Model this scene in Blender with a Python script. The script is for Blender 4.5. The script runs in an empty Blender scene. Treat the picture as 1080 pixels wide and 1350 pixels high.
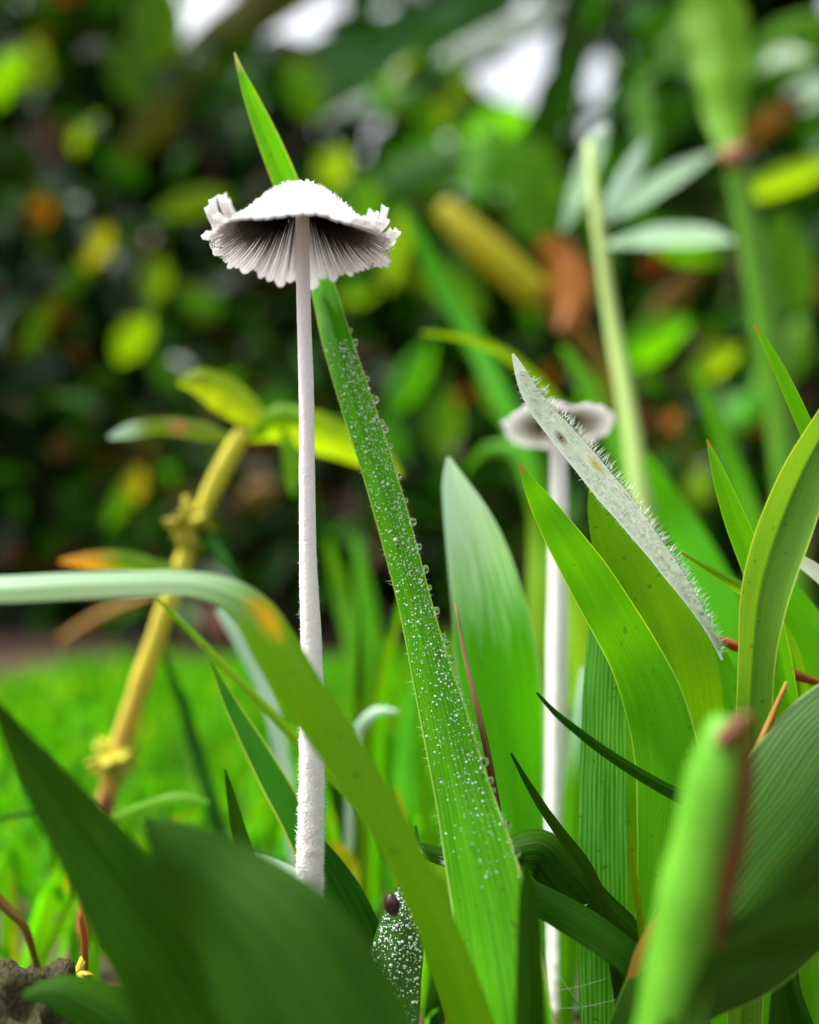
import bpy, bmesh, math, random
import numpy as np
from mathutils import Vector, Matrix, noise

random.seed(7)
rng = np.random.default_rng(11)
R_ = math.radians
scene = bpy.context.scene
COL = scene.collection

# ------------------------------------------------------------------ camera, sky, sun, exposure
CAM_H = 0.092          # a phone held low over the lawn, metres
FPX = 1123.0           # focal length in photo pixels (photo 1080 x 1350)
cam_data = bpy.data.cameras.new('camera')
cam = bpy.data.objects.new('camera', cam_data)
COL.objects.link(cam)
cam.location = (0, 0, CAM_H)
cam.rotation_euler = (R_(90), 0, 0)
cam_data.sensor_fit = 'VERTICAL'
cam_data.sensor_height = 24.0
cam_data.lens = 24.0 * FPX / 1350.0
cam_data.clip_start = 0.002
cam_data.clip_end = 2000
cam_data.dof.use_dof = True
cam_data.dof.focus_distance = 0.1215
cam_data.dof.aperture_fstop = cam_data.lens / 5.3     # 5.3 mm opening
scene.camera = cam

SUN_EL, SUN_AZ = 62.0, -80.0     # azimuth: degrees to the right of +Y (negative = left)
world = bpy.data.worlds.new('World')
scene.world = world
world.use_nodes = True
wn = world.node_tree.nodes
wl = world.node_tree.links
wn.clear()
sky = wn.new('ShaderNodeTexSky')
sky.sky_type = 'NISHITA'
sky.sun_disc = False
sky.sun_elevation = R_(SUN_EL)
sky.sun_rotation = R_(SUN_AZ)
sky.dust_density = 8.0
sky.air_density = 0.8
sky.ozone_density = 1.0
bg = wn.new('ShaderNodeBackground')
bg.inputs['Strength'].default_value = 0.15
wo = wn.new('ShaderNodeOutputWorld')
hsv = wn.new('ShaderNodeHueSaturation')      # thin cloud: the same sky, less blue
hsv.inputs['Saturation'].default_value = 0.28
wl.new(sky.outputs[0], hsv.inputs['Color'])
wl.new(hsv.outputs[0], bg.inputs[0])
wl.new(bg.outputs[0], wo.inputs[0])

sun_d = bpy.data.lights.new('sun', 'SUN')
sun_d.energy = 2.4
sun_d.angle = R_(8)
sun_d.color = (1.0, 0.975, 0.93)
sun = bpy.data.objects.new('sun', sun_d)
COL.objects.link(sun)
_sd = Vector((math.sin(R_(SUN_AZ)) * math.cos(R_(SUN_EL)), math.cos(R_(SUN_AZ)) * math.cos(R_(SUN_EL)), math.sin(R_(SUN_EL))))
sun.rotation_euler = (-_sd).to_track_quat('-Z', 'Y').to_euler()

vs = scene.view_settings
vs.view_transform = 'Standard'
vs.look = 'None'
vs.exposure = 1.6
vs.gamma = 1.0
scene.cycles.max_bounces = 10
scene.cycles.transmission_bounces = 8
scene.cycles.transparent_max_bounces = 8

# ------------------------------------------------------------------ helpers
def P(x, y, d):
    """photo pixel at distance d (metres along the view axis) -> world point"""
    return Vector(((x - 540.0) / FPX * d, d, CAM_H - (y - 675.0) / FPX * d))

def S(px, d):
    return px / FPX * d

def tag(o, label=None, cat=None, group=None, kind=None):
    if label: o['label'] = label
    if cat: o['category'] = cat
    if group: o['group'] = group
    if kind: o['kind'] = kind
    return o

def empty(name, loc, label=None, cat=None, group=None):
    o = bpy.data.objects.new(name, None)
    o.empty_display_size = 0.005
    COL.objects.link(o)
    o.location = loc
    return tag(o, label, cat, group)

def mk(name, verts, faces, mat, parent=None, uv=None, attrs=None, smooth=True):
    """one mesh object; verts in world coordinates"""
    me = bpy.data.meshes.new(name)
    V = np.asarray(verts, dtype=np.float64)
    if parent is not None:
        V = V - np.array(parent_world(parent))
        org = None
    else:
        # origin at the lowest point's footprint
        org = np.array([V[:, 0].mean(), V[:, 1].mean(), V[:, 2].min()])
        V = V - org
    if isinstance(faces, np.ndarray):
        faces = faces.tolist()
    me.from_pydata(V.tolist(), [], faces)
    if uv is not None:
        lay = me.uv_layers.new(name='uv')
        idx = np.empty(len(me.loops), dtype=np.int32)
        me.loops.foreach_get('vertex_index', idx)
        lay.data.foreach_set('uv', np.asarray(uv, dtype=np.float32)[idx].ravel())
    if attrs:
        for an, av in attrs.items():
            av = np.asarray(av, dtype=np.float32)
            if av.ndim == 1:
                a = me.attributes.new(an, 'FLOAT', 'POINT')
                a.data.foreach_set('value', av)
            else:
                a = me.attributes.new(an, 'FLOAT_COLOR', 'POINT')
                a.data.foreach_set('color', av.ravel())
    me.polygons.foreach_set('use_smooth', np.full(len(me.polygons), smooth))
    if mat is not None:
        me.materials.append(mat)
    me.update()
    o = bpy.data.objects.new(name, me)
    COL.objects.link(o)
    if parent is not None:
        o.parent = parent
    else:
        o.location = org
    return o

def parent_world(p):
    v = Vector(p.location)
    while p.parent is not None:
        p = p.parent
        v += Vector(p.location)
    return v

def catmull(pts, n):
    pts = np.asarray(pts, dtype=float)
    m = len(pts)
    if m == 2:
        t = np.linspace(0, 1, n)[:, None]
        return pts[0] * (1 - t) + pts[1] * t
    seg = np.linalg.norm(np.diff(pts[:, :3], axis=0), axis=1) + 1e-9
    kn = np.concatenate([[0], np.cumsum(seg)])
    # finite difference tangents, non-uniform
    tan = np.zeros_like(pts)
    for i in range(m):
        if i == 0: tan[i] = (pts[1] - pts[0]) / seg[0]
        elif i == m - 1: tan[i] = (pts[-1] - pts[-2]) / seg[-1]
        else:
            a, b = seg[i - 1], seg[i]
            tan[i] = ((pts[i] - pts[i - 1]) / a * b + (pts[i + 1] - pts[i]) / b * a) / (a + b)
    s = np.linspace(0, kn[-1], n)
    out = np.zeros((n, pts.shape[1]))
    for j, v in enumerate(s):
        i = min(max(np.searchsorted(kn, v, side='right') - 1, 0), m - 2)
        h = seg[i]; t = (v - kn[i]) / h
        out[j] = ((2*t**3 - 3*t**2 + 1) * pts[i] + (t**3 - 2*t**2 + t) * h * tan[i]
                  + (-2*t**3 + 3*t**2) * pts[i+1] + (t**3 - t**2) * h * tan[i+1])
    return out

# ------------------------------------------------------------------ materials
def nt_new(name):
    m = bpy.data.materials.new(name)
    m.use_nodes = True
    nt = m.node_tree
    nt.nodes.clear()
    return m, nt, nt.nodes, nt.links

def math_n(N, L, op, a, b=None, c=None):
    n = N.new('ShaderNodeMath'); n.operation = op
    for i, v in enumerate((a, b, c)):
        if v is None: continue
        if isinstance(v, (int, float)): n.inputs[i].default_value = v
        else: L.new(v, n.inputs[i])
    return n.outputs[0]

def mixc(N, L, f, a, b, mode='MIX'):
    n = N.new('ShaderNodeMix'); n.data_type = 'RGBA'; n.blend_type = mode
    if isinstance(f, (int, float)): n.inputs[0].default_value = f
    else: L.new(f, n.inputs[0])
    for k, v in ((6, a), (7, b)):
        if isinstance(v, tuple): n.inputs[k].default_value = (*v[:3], 1)
        else: L.new(v, n.inputs[k])
    return n.outputs[2]

def ramp(N, L, f, stops):
    n = N.new('ShaderNodeValToRGB')
    cr = n.color_ramp
    while len(cr.elements) < len(stops): cr.elements.new(0.5)
    for e, (p, c) in zip(cr.elements, stops):
        e.position = p; e.color = (c, c, c, 1) if isinstance(c, (int, float)) else (*c, 1)
    L.new(f, n.inputs[0])
    return n.outputs[0]

def leaf_mat(name, base, alt=None, trans=None, tf=0.45, rough=0.45, spec=0.35, veins=16, vein=0.35,
             edge=None, edge_w=0.05, tip=None, tip_len=0.06, mid=0.0, whitened=None, spot=None, bump=0.25, blotch=0.35, pale=False):
    """grass leaf: parallel veins along the blade, light margin, mottling, translucent body"""
    if max(base) < 0.5:
        base = (base[0] * .78, base[1] * .74, base[2] * .4)
        if alt: alt = (alt[0] * .78, alt[1] * .74, alt[2] * .4)
        spec *= 0.5
    m, nt, N, L = nt_new(name)
    uvn = N.new('ShaderNodeUVMap'); uvn.uv_map = 'uv'
    sep = N.new('ShaderNodeSeparateXYZ'); L.new(uvn.outputs[0], sep.inputs[0])
    u, v = sep.outputs[0], sep.outputs[1]
    at = N.new('ShaderNodeAttribute'); at.attribute_name = 't'
    t = at.outputs['Fac']
    oi = N.new('ShaderNodeObjectInfo')
    alt = alt or tuple(c * k for c, k in zip(base, (0.55, 0.7, 0.6)))
    # veins: two frequencies across the blade, slightly wandering
    nz = N.new('ShaderNodeTexNoise'); nz.inputs['Scale'].default_value = 1.0; nz.inputs['Detail'].default_value = 3
    cmb = N.new('ShaderNodeCombineXYZ')
    L.new(math_n(N, L, 'MULTIPLY', u, 7.0), cmb.inputs[0]); L.new(math_n(N, L, 'MULTIPLY', v, 0.9), cmb.inputs[1])
    L.new(math_n(N, L, 'MULTIPLY', oi.outputs['Random'], 37.0), cmb.inputs[2])
    L.new(cmb.outputs[0], nz.inputs['Vector'])
    uu = math_n(N, L, 'ADD', u, math_n(N, L, 'MULTIPLY', nz.outputs[0], 0.05))
    s1 = math_n(N, L, 'SINE', math_n(N, L, 'MULTIPLY', uu, veins * 2 * math.pi))
    s2 = math_n(N, L, 'SINE', math_n(N, L, 'MULTIPLY', uu, veins * 2.73 * 2 * math.pi))
    vs_ = math_n(N, L, 'ADD', math_n(N, L, 'MULTIPLY', s1, 0.22), math_n(N, L, 'MULTIPLY', s2, 0.13))
    vs_ = math_n(N, L, 'ADD', vs_, 0.5)
    # long streaks
    nz2 = N.new('ShaderNodeTexNoise'); nz2.inputs['Scale'].default_value = 1.0; nz2.inputs['Detail'].default_value = 5
    cm2 = N.new('ShaderNodeCombineXYZ')
    L.new(math_n(N, L, 'MULTIPLY', u, 26.0), cm2.inputs[0]); L.new(math_n(N, L, 'MULTIPLY', v, 0.7), cm2.inputs[1])
    L.new(math_n(N, L, 'MULTIPLY', oi.outputs['Random'], 91.0), cm2.inputs[2])
    L.new(cm2.outputs[0], nz2.inputs['Vector'])
    vf = math_n(N, L, 'ADD', math_n(N, L, 'MULTIPLY', vs_, 0.5), math_n(N, L, 'MULTIPLY', nz2.outputs[0], 0.9))
    k = ramp(N, L, vf, [(0.50, 0.0), (0.92, 1.0)])
    col = mixc(N, L, math_n(N, L, 'MULTIPLY', k, vein), base, alt)
    # broad mottling
    bl = ramp(N, L, nz.outputs[0], [(0.35, 0.0), (0.68, 1.0)])
    col = mixc(N, L, math_n(N, L, 'MULTIPLY', bl, blotch), col, alt)
    # tiny dark flecks
    tc = N.new('ShaderNodeTexCoord')
    fl = N.new('ShaderNodeTexNoise'); fl.inputs['Scale'].default_value = 900; fl.inputs['Detail'].default_value = 1
    L.new(tc.outputs['Object'], fl.inputs['Vector'])
    flk = ramp(N, L, fl.outputs[0], [(0.70, 0.0), (0.76, 1.0)])
    col = mixc(N, L, math_n(N, L, 'MULTIPLY', flk, 0.5), col, (0.05, 0.045, 0.01))
    au = math_n(N, L, 'ABSOLUTE', math_n(N, L, 'SUBTRACT', math_n(N, L, 'MULTIPLY', u, 2.0), 1.0))
    if mid:
        mk_ = ramp(N, L, au, [(0.02, 1.0), (0.10, 0.0)])
        col = mixc(N, L, math_n(N, L, 'MULTIPLY', mk_, mid), col, tuple(min(1, c * 1.7 + 0.05) for c in base))
    if whitened is not None:      # whitish tint towards the tip; on the broad leaf a painted sky sheen
        wf = ramp(N, L, math_n(N, L, 'ADD', t, math_n(N, L, 'MULTIPLY', math_n(N, L, 'SUBTRACT', nz2.outputs[0], 0.5), 0.35)),
                  [(whitened[1], 1.0), (whitened[2], 0.0)])
        col = mixc(N, L, math_n(N, L, 'MULTIPLY', wf, whitened[3] if len(whitened) > 3 else 0.85), col, whitened[0])
    if edge is not None:
        ek = ramp(N, L, au, [(1 - edge_w * 1.6, 0.0), (1 - edge_w * 0.6, 1.0)])
        col = mixc(N, L, math_n(N, L, 'MULTIPLY', ek, 0.8), col, edge)
    if tip is not None:
        tk = ramp(N, L, math_n(N, L, 'ADD', t, math_n(N, L, 'MULTIPLY', math_n(N, L, 'SUBTRACT', nz2.outputs[0], 0.5), tip_len)),
                  [(tip_len * 0.4, 1.0), (tip_len, 0.0)])
        col = mixc(N, L, tk, col, tip)
    if spot is not None:      # (u, t, ru, rt, colour) : a discoloured patch
        for (su, st, ru, rt, sc) in spot:
            a = math_n(N, L, 'DIVIDE', math_n(N, L, 'SUBTRACT', u, su), ru)
            b = math_n(N, L, 'DIVIDE', math_n(N, L, 'SUBTRACT', t, st), rt)
            r = math_n(N, L, 'SQRT', math_n(N, L, 'ADD', math_n(N, L, 'MULTIPLY', a, a), math_n(N, L, 'MULTIPLY', b, b)))
            r = math_n(N, L, 'ADD', r, math_n(N, L, 'MULTIPLY', math_n(N, L, 'SUBTRACT', nz2.outputs[0], 0.5), 0.7))
            col = mixc(N, L, ramp(N, L, r, [(0.25, 1.0), (1.1, 0.0)]), col, sc)
    hs = N.new('ShaderNodeHueSaturation')
    hs.inputs['Saturation'].default_value = 1.0
    L.new(math_n(N, L, 'ADD', math_n(N, L, 'MULTIPLY', oi.outputs['Random'], 0.03), 0.485), hs.inputs['Hue'])
    L.new(math_n(N, L, 'ADD', math_n(N, L, 'MULTIPLY', oi.outputs['Random'], 0.3), 0.85), hs.inputs['Value'])
    L.new(col, hs.inputs['Color'])
    col = hs.outputs[0]
    bp = N.new('ShaderNodeBump'); bp.inputs['Strength'].default_value = bump; bp.inputs['Distance'].default_value = 0.00012
    fine = N.new('ShaderNodeTexNoise'); fine.inputs['Scale'].default_value = 6000; fine.inputs['Detail'].default_value = 2
    L.new(tc.outputs['Object'], fine.inputs['Vector'])
    hgt = math_n(N, L, 'ADD', vs_, math_n(N, L, 'ADD', math_n(N, L, 'MULTIPLY', nz2.outputs[0], 0.6), math_n(N, L, 'MULTIPLY', fine.outputs[0], 0.35)))
    L.new(hgt, bp.inputs['Height'])
    pr = N.new('ShaderNodeBsdfPrincipled')
    L.new(col, pr.inputs['Base Color'])
    L.new(math_n(N, L, 'ADD', math_n(N, L, 'MULTIPLY', nz2.outputs[0], 0.25), rough - 0.1), pr.inputs['Roughness'])
    pr.inputs['Specular IOR Level'].default_value = spec
    L.new(bp.outputs[0], pr.inputs['Normal'])
    tr = N.new('ShaderNodeBsdfTranslucent')
    trc = tuple(c * k for c, k in zip(base, (1.1, 1.15, 1.0))) if pale else trans or (min(1, base[0] * 2.2 + 0.02), min(1, base[1] * 1.9), base[2] * 0.6)
    tcol = mixc(N, L, 1.0, col, (trc[0] / max(base[0], .01), trc[1] / max(base[1], .01), trc[2] / max(base[2], .01)), 'MULTIPLY')
    L.new(tcol, tr.inputs['Color'])
    L.new(bp.outputs[0], tr.inputs['Normal'])
    mx = N.new('ShaderNodeMixShader'); mx.inputs[0].default_value = tf
    L.new(pr.outputs[0], mx.inputs[1]); L.new(tr.outputs[0], mx.inputs[2])
    out = N.new('ShaderNodeOutputMaterial'); L.new(mx.outputs[0], out.inputs[0])
    return m

def cloud_mat(name, tf=0.35, rough=0.4, spec=0.25):
    """foliage with one colour per leaf (attribute lc)"""
    m, nt, N, L = nt_new(name)
    at = N.new('ShaderNodeAttribute'); at.attribute_name = 'lc'
    pr = N.new('ShaderNodeBsdfPrincipled')
    L.new(at.outputs['Color'], pr.inputs['Base Color'])
    pr.inputs['Roughness'].default_value = rough
    pr.inputs['Specular IOR Level'].default_value = spec
    tr = N.new('ShaderNodeBsdfTranslucent')
    L.new(mixc(N, L, 1.0, at.outputs['Color'], (2.0, 1.8, 0.6), 'MULTIPLY'), tr.inputs['Color'])
    mx = N.new('ShaderNodeMixShader'); mx.inputs[0].default_value = tf
    L.new(pr.outputs[0], mx.inputs[1]); L.new(tr.outputs[0], mx.inputs[2])
    out = N.new('ShaderNodeOutputMaterial'); L.new(mx.outputs[0], out.inputs[0])
    return m

def solid_mat(name, c1, c2, scale=400, rough=0.7, spec=0.25, bump=0.4, dist=0.0003, tf=0.0, detail=5):
    m, nt, N, L = nt_new(name)
    tc = N.new('ShaderNodeTexCoord')
    nz = N.new('ShaderNodeTexNoise'); nz.inputs['Scale'].default_value = scale; nz.inputs['Detail'].default_value = detail
    L.new(tc.outputs['Object'], nz.inputs['Vector'])
    f = ramp(N, L, nz.outputs[0], [(0.32, 0.0), (0.68, 1.0)])
    col = mixc(N, L, f, c1, c2)
    bp = N.new('ShaderNodeBump'); bp.inputs['Strength'].default_value = bump; bp.inputs['Distance'].default_value = dist
    L.new(nz.outputs[0], bp.inputs['Height'])
    pr = N.new('ShaderNodeBsdfPrincipled')
    L.new(col, pr.inputs['Base Color']); pr.inputs['Roughness'].default_value = rough
    pr.inputs['Specular IOR Level'].default_value = spec
    L.new(bp.outputs[0], pr.inputs['Normal'])
    out = N.new('ShaderNodeOutputMaterial')
    if tf:
        tr = N.new('ShaderNodeBsdfTranslucent'); L.new(col, tr.inputs['Color'])
        mx = N.new('ShaderNodeMixShader'); mx.inputs[0].default_value = tf
        L.new(pr.outputs[0], mx.inputs[1]); L.new(tr.outputs[0], mx.inputs[2])
        L.new(mx.outputs[0], out.inputs[0])
    else:
        L.new(pr.outputs[0], out.inputs[0])
    return m

def rho_mat(name, stops, noise_scale=2500, tf=0.25, rough=0.85, bump=0.5):
    """mushroom flesh coloured by distance from the cap's centre (attribute rho)"""
    m, nt, N, L = nt_new(name)
    at = N.new('ShaderNodeAttribute'); at.attribute_name = 'rho'
    tc = N.new('ShaderNodeTexCoord')
    nz = N.new('ShaderNodeTexNoise'); nz.inputs['Scale'].default_value = noise_scale; nz.inputs['Detail'].default_value = 4
    L.new(tc.outputs['Object'], nz.inputs['Vector'])
    f = math_n(N, L, 'ADD', at.outputs['Fac'], math_n(N, L, 'MULTIPLY', math_n(N, L, 'SUBTRACT', nz.outputs[0], 0.5), 0.16))
    col = ramp(N, L, f, stops)
    bp = N.new('ShaderNodeBump'); bp.inputs['Strength'].default_value = bump; bp.inputs['Distance'].default_value = 0.0003
    L.new(nz.outputs[0], bp.inputs['Height'])
    pr = N.new('ShaderNodeBsdfPrincipled'); L.new(col, pr.inputs['Base Color'])
    pr.inputs['Roughness'].default_value = rough; pr.inputs['Specular IOR Level'].default_value = 0.15
    L.new(bp.outputs[0], pr.inputs['Normal'])
    tr = N.new('ShaderNodeBsdfTranslucent'); L.new(col, tr.inputs['Color'])
    mx = N.new('ShaderNodeMixShader'); mx.inputs[0].default_value = tf
    L.new(pr.outputs[0], mx.inputs[1]); L.new(tr.outputs[0], mx.inputs[2])
    out = N.new('ShaderNodeOutputMaterial'); L.new(mx.outputs[0], out.inputs[0])
    return m

def water_mat():
    m, nt, N, L = nt_new('water_drop')
    pr = N.new('ShaderNodeBsdfPrincipled')
    pr.inputs['Base Color'].default_value = (1, 1, 1, 1)
    pr.inputs['Roughness'].default_value = 0.02
    pr.inputs['IOR'].default_value = 1.333
    pr.inputs['Transmission Weight'].default_value = 1.0
    out = N.new('ShaderNodeOutputMaterial'); L.new(pr.outputs[0], out.inputs[0])
    return m

M = {}
M['dewy'] = leaf_mat('dewy_grass', (0.13, 0.48, 0.014), (0.035, 0.26, 0.006), tf=0.5, rough=0.4, spec=0.35, veins=13, vein=0.8,
                     edge=(0.35, 0.5, 0.12), edge_w=0.05, tip=(0.4, 0.45, 0.2), tip_len=0.02)
M['fresh'] = leaf_mat('fresh_grass', (0.13, 0.42, 0.01), (0.06, 0.28, 0.005), tf=0.5, veins=20, vein=0.5, edge=(0.3, 0.5, 0.06), edge_w=0.04,
                      tip=(0.22, 0.14, 0.05), tip_len=0.016)
M['bright'] = leaf_mat('bright_grass', (0.11, 0.41, 0.008), (0.055, 0.29, 0.005), tf=0.5, veins=14, vein=0.25)
M['stripe'] = leaf_mat('striped_grass', (0.19, 0.48, 0.13), (0.03, 0.24, 0.01), tf=0.35, veins=11, vein=1.0, blotch=0.1, bump=0.6)
M['whitened'] = leaf_mat('painted_sheen_grass', (0.13, 0.49, 0.012), (0.08, 0.4, 0.008), tf=0.45, rough=0.4, spec=0.4, veins=7, vein=0.35,
                     whitened=((0.6, 0.8, 0.76), 0.03, 0.30, 0.92), edge=(0.3, 0.55, 0.3), edge_w=0.03, pale=True)  # pale tip colour stands in for sheen from the sky
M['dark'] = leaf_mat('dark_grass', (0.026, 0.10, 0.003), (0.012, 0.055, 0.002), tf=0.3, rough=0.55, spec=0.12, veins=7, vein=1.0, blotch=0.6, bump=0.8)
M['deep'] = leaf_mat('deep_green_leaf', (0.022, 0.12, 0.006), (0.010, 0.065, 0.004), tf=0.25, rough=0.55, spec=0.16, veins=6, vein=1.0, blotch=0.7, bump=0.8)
M['lime'] = leaf_mat('lime_grass', (0.17, 0.36, 0.008), (0.1, 0.27, 0.005), tf=0.5, veins=8, vein=0.25)
M['arch'] = leaf_mat('arching_grass', (0.15, 0.38, 0.006), (0.1, 0.3, 0.004), tf=0.4, veins=7, vein=0.3,
                     whitened=((0.5, 0.72, 0.5), 0.25, 0.33, 0.85), spot=[(0.68, 0.335, 0.34, 0.03, (0.6, 0.36, 0.015))], pale=True)
M['hairy'] = leaf_mat('pale_underside', (0.8, 0.87, 0.78), (0.6, 0.74, 0.56), tf=0.25, rough=0.6, veins=10, vein=0.4, bump=0.5,
                      spot=[(0.4, 0.255, 0.2, 0.03, (0.14, 0.06, 0.012)), (0.75, 0.37, 0.16, 0.04, (0.6, 0.52, 0.1))], pale=True)
M['yellow'] = leaf_mat('yellow_leaf', (0.42, 0.46, 0.03), (0.3, 0.36, 0.02), tf=0.45, veins=6, vein=0.3)
M['stalk'] = leaf_mat('green_stalk', (0.14, 0.38, 0.05), (0.07, 0.26, 0.02), tf=0.1, veins=6, vein=0.8, blotch=0.6)
M['pale_stalk'] = leaf_mat('pale_stalk', (0.36, 0.52, 0.16), (0.22, 0.42, 0.08), tf=0.1, veins=5, vein=0.3)
M['weed_stem'] = leaf_mat('weed_stem', (0.6, 0.36, 0.07), (0.52, 0.3, 0.05), tf=0.1, veins=3, vein=0.3, blotch=0.6, tip=(0.62, 0.62, 0.04), tip_len=0.75)
M['weed_leaf'] = leaf_mat('weed_leaf', (0.27, 0.49, 0.02), (0.19, 0.42, 0.015), tf=0.4, veins=5, vein=0.25)
M['weed_pale'] = leaf_mat('weed_leaf_pale_tip', (0.2, 0.38, 0.03), (0.14, 0.3, 0.02), tf=0.3, veins=4, vein=0.2, whitened=((0.5, 0.75, 0.6), 0.12, 0.3, 0.9),
                          spot=[(0.5, 0.55, 0.6, 0.12, (0.42, 0.22, 0.08))], pale=True)
M['weed_rust'] = leaf_mat('weed_leaf_rust', (0.13, 0.3, 0.02), (0.1, 0.22, 0.02), tf=0.3, veins=4, vein=0.2, tip=(0.5, 0.25, 0.03), tip_len=0.5)
M['straw'] = leaf_mat('straw', (0.38, 0.24, 0.08), (0.25, 0.13, 0.04), tf=0.15, veins=4, vein=0.5)
M['purple'] = leaf_mat('purple_stalk', (0.10, 0.03, 0.02), (0.05, 0.015, 0.012), tf=0.02, veins=3, vein=0.5, tip=(0.28, 0.2, 0.1), tip_len=0.25)
M['rust'] = leaf_mat('rust_leaf', (0.42, 0.14, 0.05), (0.22, 0.07, 0.03), tf=0.25, veins=5, vein=0.5)
M['orange'] = leaf_mat('orange_leaf', (0.65, 0.16, 0.015), (0.5, 0.1, 0.01), tf=0.35, veins=4, vein=0.3)
M['sheen'] = leaf_mat('glossy_broad_leaf', (0.05, 0.22, 0.03), (0.03, 0.15, 0.02), tf=0.25, rough=0.25, spec=0.7, veins=12, vein=0.3, mid=0.6)
M['pale_leaf'] = leaf_mat('pale_broad_leaf', (0.5, 0.68, 0.54), (0.25, 0.48, 0.26), tf=0.3, rough=0.35, spec=0.6, veins=6, vein=0.3, pale=True)
M['silky'] = leaf_mat('silky_grass', (0.13, 0.37, 0.06), (0.06, 0.26, 0.025), tf=0.4, veins=18, vein=0.6, edge=(0.35, 0.5, 0.1), edge_w=0.04)
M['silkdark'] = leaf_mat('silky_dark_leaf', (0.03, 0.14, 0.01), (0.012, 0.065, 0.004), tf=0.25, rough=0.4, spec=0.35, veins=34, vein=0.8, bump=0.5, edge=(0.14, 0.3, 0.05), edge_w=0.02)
M['brown_husk_leaf'] = leaf_mat('brown_husk_leaf', (0.16, 0.07, 0.03), (0.09, 0.075, 0.015), tf=0.15, veins=6, vein=0.6)
M['white_rib'] = leaf_mat('white_rib', (0.7, 0.8, 0.68), (0.55, 0.7, 0.5), tf=0.1, rough=0.3, spec=0.7, veins=5, vein=0.3, pale=True)
M['olive'] = leaf_mat('olive_leaf', (0.13, 0.17, 0.012), (0.1, 0.1, 0.012), tf=0.3, veins=5, vein=0.4)
M['dark_husk'] = leaf_mat('dark_husk', (0.14, 0.035, 0.025), (0.08, 0.02, 0.012), tf=0.1, veins=5, vein=0.6)
M['foliage'] = cloud_mat('foliage')
M['lawn'] = cloud_mat('lawn_grass', tf=0.45, rough=0.55, spec=0.08)
M['bark'] = solid_mat('bark', (0.03, 0.018, 0.01), (0.07, 0.04, 0.022), 60, bump=0.8, dist=0.004)
M['soil'] = None
M['mushroom'] = solid_mat('white_mushroom_flesh', (0.88, 0.87, 0.85), (0.80, 0.785, 0.76), 2600, rough=0.9, spec=0.1, bump=0.7, dist=0.0002, tf=0.15)
M['fibre'] = solid_mat('white_fibre', (0.9, 0.89, 0.87), (0.84, 0.83, 0.81), 900, rough=0.9, spec=0.1, tf=0.3)
M['cap'] = rho_mat('white_cap_flesh', [(0.0, (0.66, 0.65, 0.65)), (0.7, (0.72, 0.71, 0.71)), (1.0, (0.84, 0.83, 0.84))], tf=0.4, bump=1.0)
M['hymenium'] = rho_mat('cap_underside', [(0.0, (0.02, 0.015, 0.012)), (0.38, (0.06, 0.05, 0.045)), (0.55, (0.5, 0.48, 0.48)), (0.7, (0.88, 0.87, 0.88)), (1.0, (0.9, 0.89, 0.9))], tf=0.5)
M['gill'] = rho_mat('gill_flesh', [(0.0, (0.012, 0.009, 0.007)), (0.45, (0.02, 0.016, 0.014)), (0.65, (0.12, 0.11, 0.11)), (0.85, (0.6, 0.58, 0.58))], tf=0.2)
M['hymenium_pale'] = rho_mat('cap_underside_pale', [(0.0, (0.03, 0.022, 0.02)), (0.26, (0.08, 0.06, 0.055)), (0.42, (0.6, 0.55, 0.54)), (0.6, (0.82, 0.79, 0.79)), (1.0, (0.88, 0.86, 0.87))], tf=0.45)
M['gill_pale'] = rho_mat('gill_flesh_pale', [(0.0, (0.02, 0.015, 0.012)), (0.28, (0.06, 0.05, 0.045)), (0.45, (0.5, 0.45, 0.44)), (0.7, (0.8, 0.77, 0.77))], tf=0.3)
M['hair'] = solid_mat('leaf_hair', (0.8, 0.86, 0.75), (0.65, 0.78, 0.6), 800, rough=0.5, tf=0.4)
M['hair_green'] = solid_mat('green_leaf_hair', (0.6, 0.75, 0.3), (0.45, 0.62, 0.2), 800, rough=0.5, tf=0.4)
M['water'] = water_mat()
M['fine_dew'] = solid_mat('fine_dew', (0.86, 0.92, 0.86), (0.8, 0.9, 0.8), 800, rough=0.15, spec=0.6, bump=0.0, tf=0.5)
M['seed'] = solid_mat('dark_seed', (0.015, 0.006, 0.005), (0.05, 0.018, 0.012), 1500, rough=0.35, spec=0.5)
M['husk'] = solid_mat('brown_husk', (0.10, 0.03, 0.012), (0.05, 0.015, 0.008), 1500, rough=0.6)
M['bract'] = solid_mat('yellow_bract', (0.45, 0.45, 0.03), (0.36, 0.3, 0.02), 1200, rough=0.6, tf=0.3)
M['node'] = solid_mat('stem_node', (0.14, 0.035, 0.02), (0.28, 0.16, 0.06), 500, rough=0.6)
M['clod'] = solid_mat('earth_clod', (0.014, 0.013, 0.005), (0.045, 0.042, 0.012), 1500, rough=0.95, bump=1.0, dist=0.001)
M['silk'] = solid_mat('silk', (0.7, 0.75, 0.65), (0.6, 0.65, 0.55), 800, rough=0.3, spec=0.6)

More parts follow.
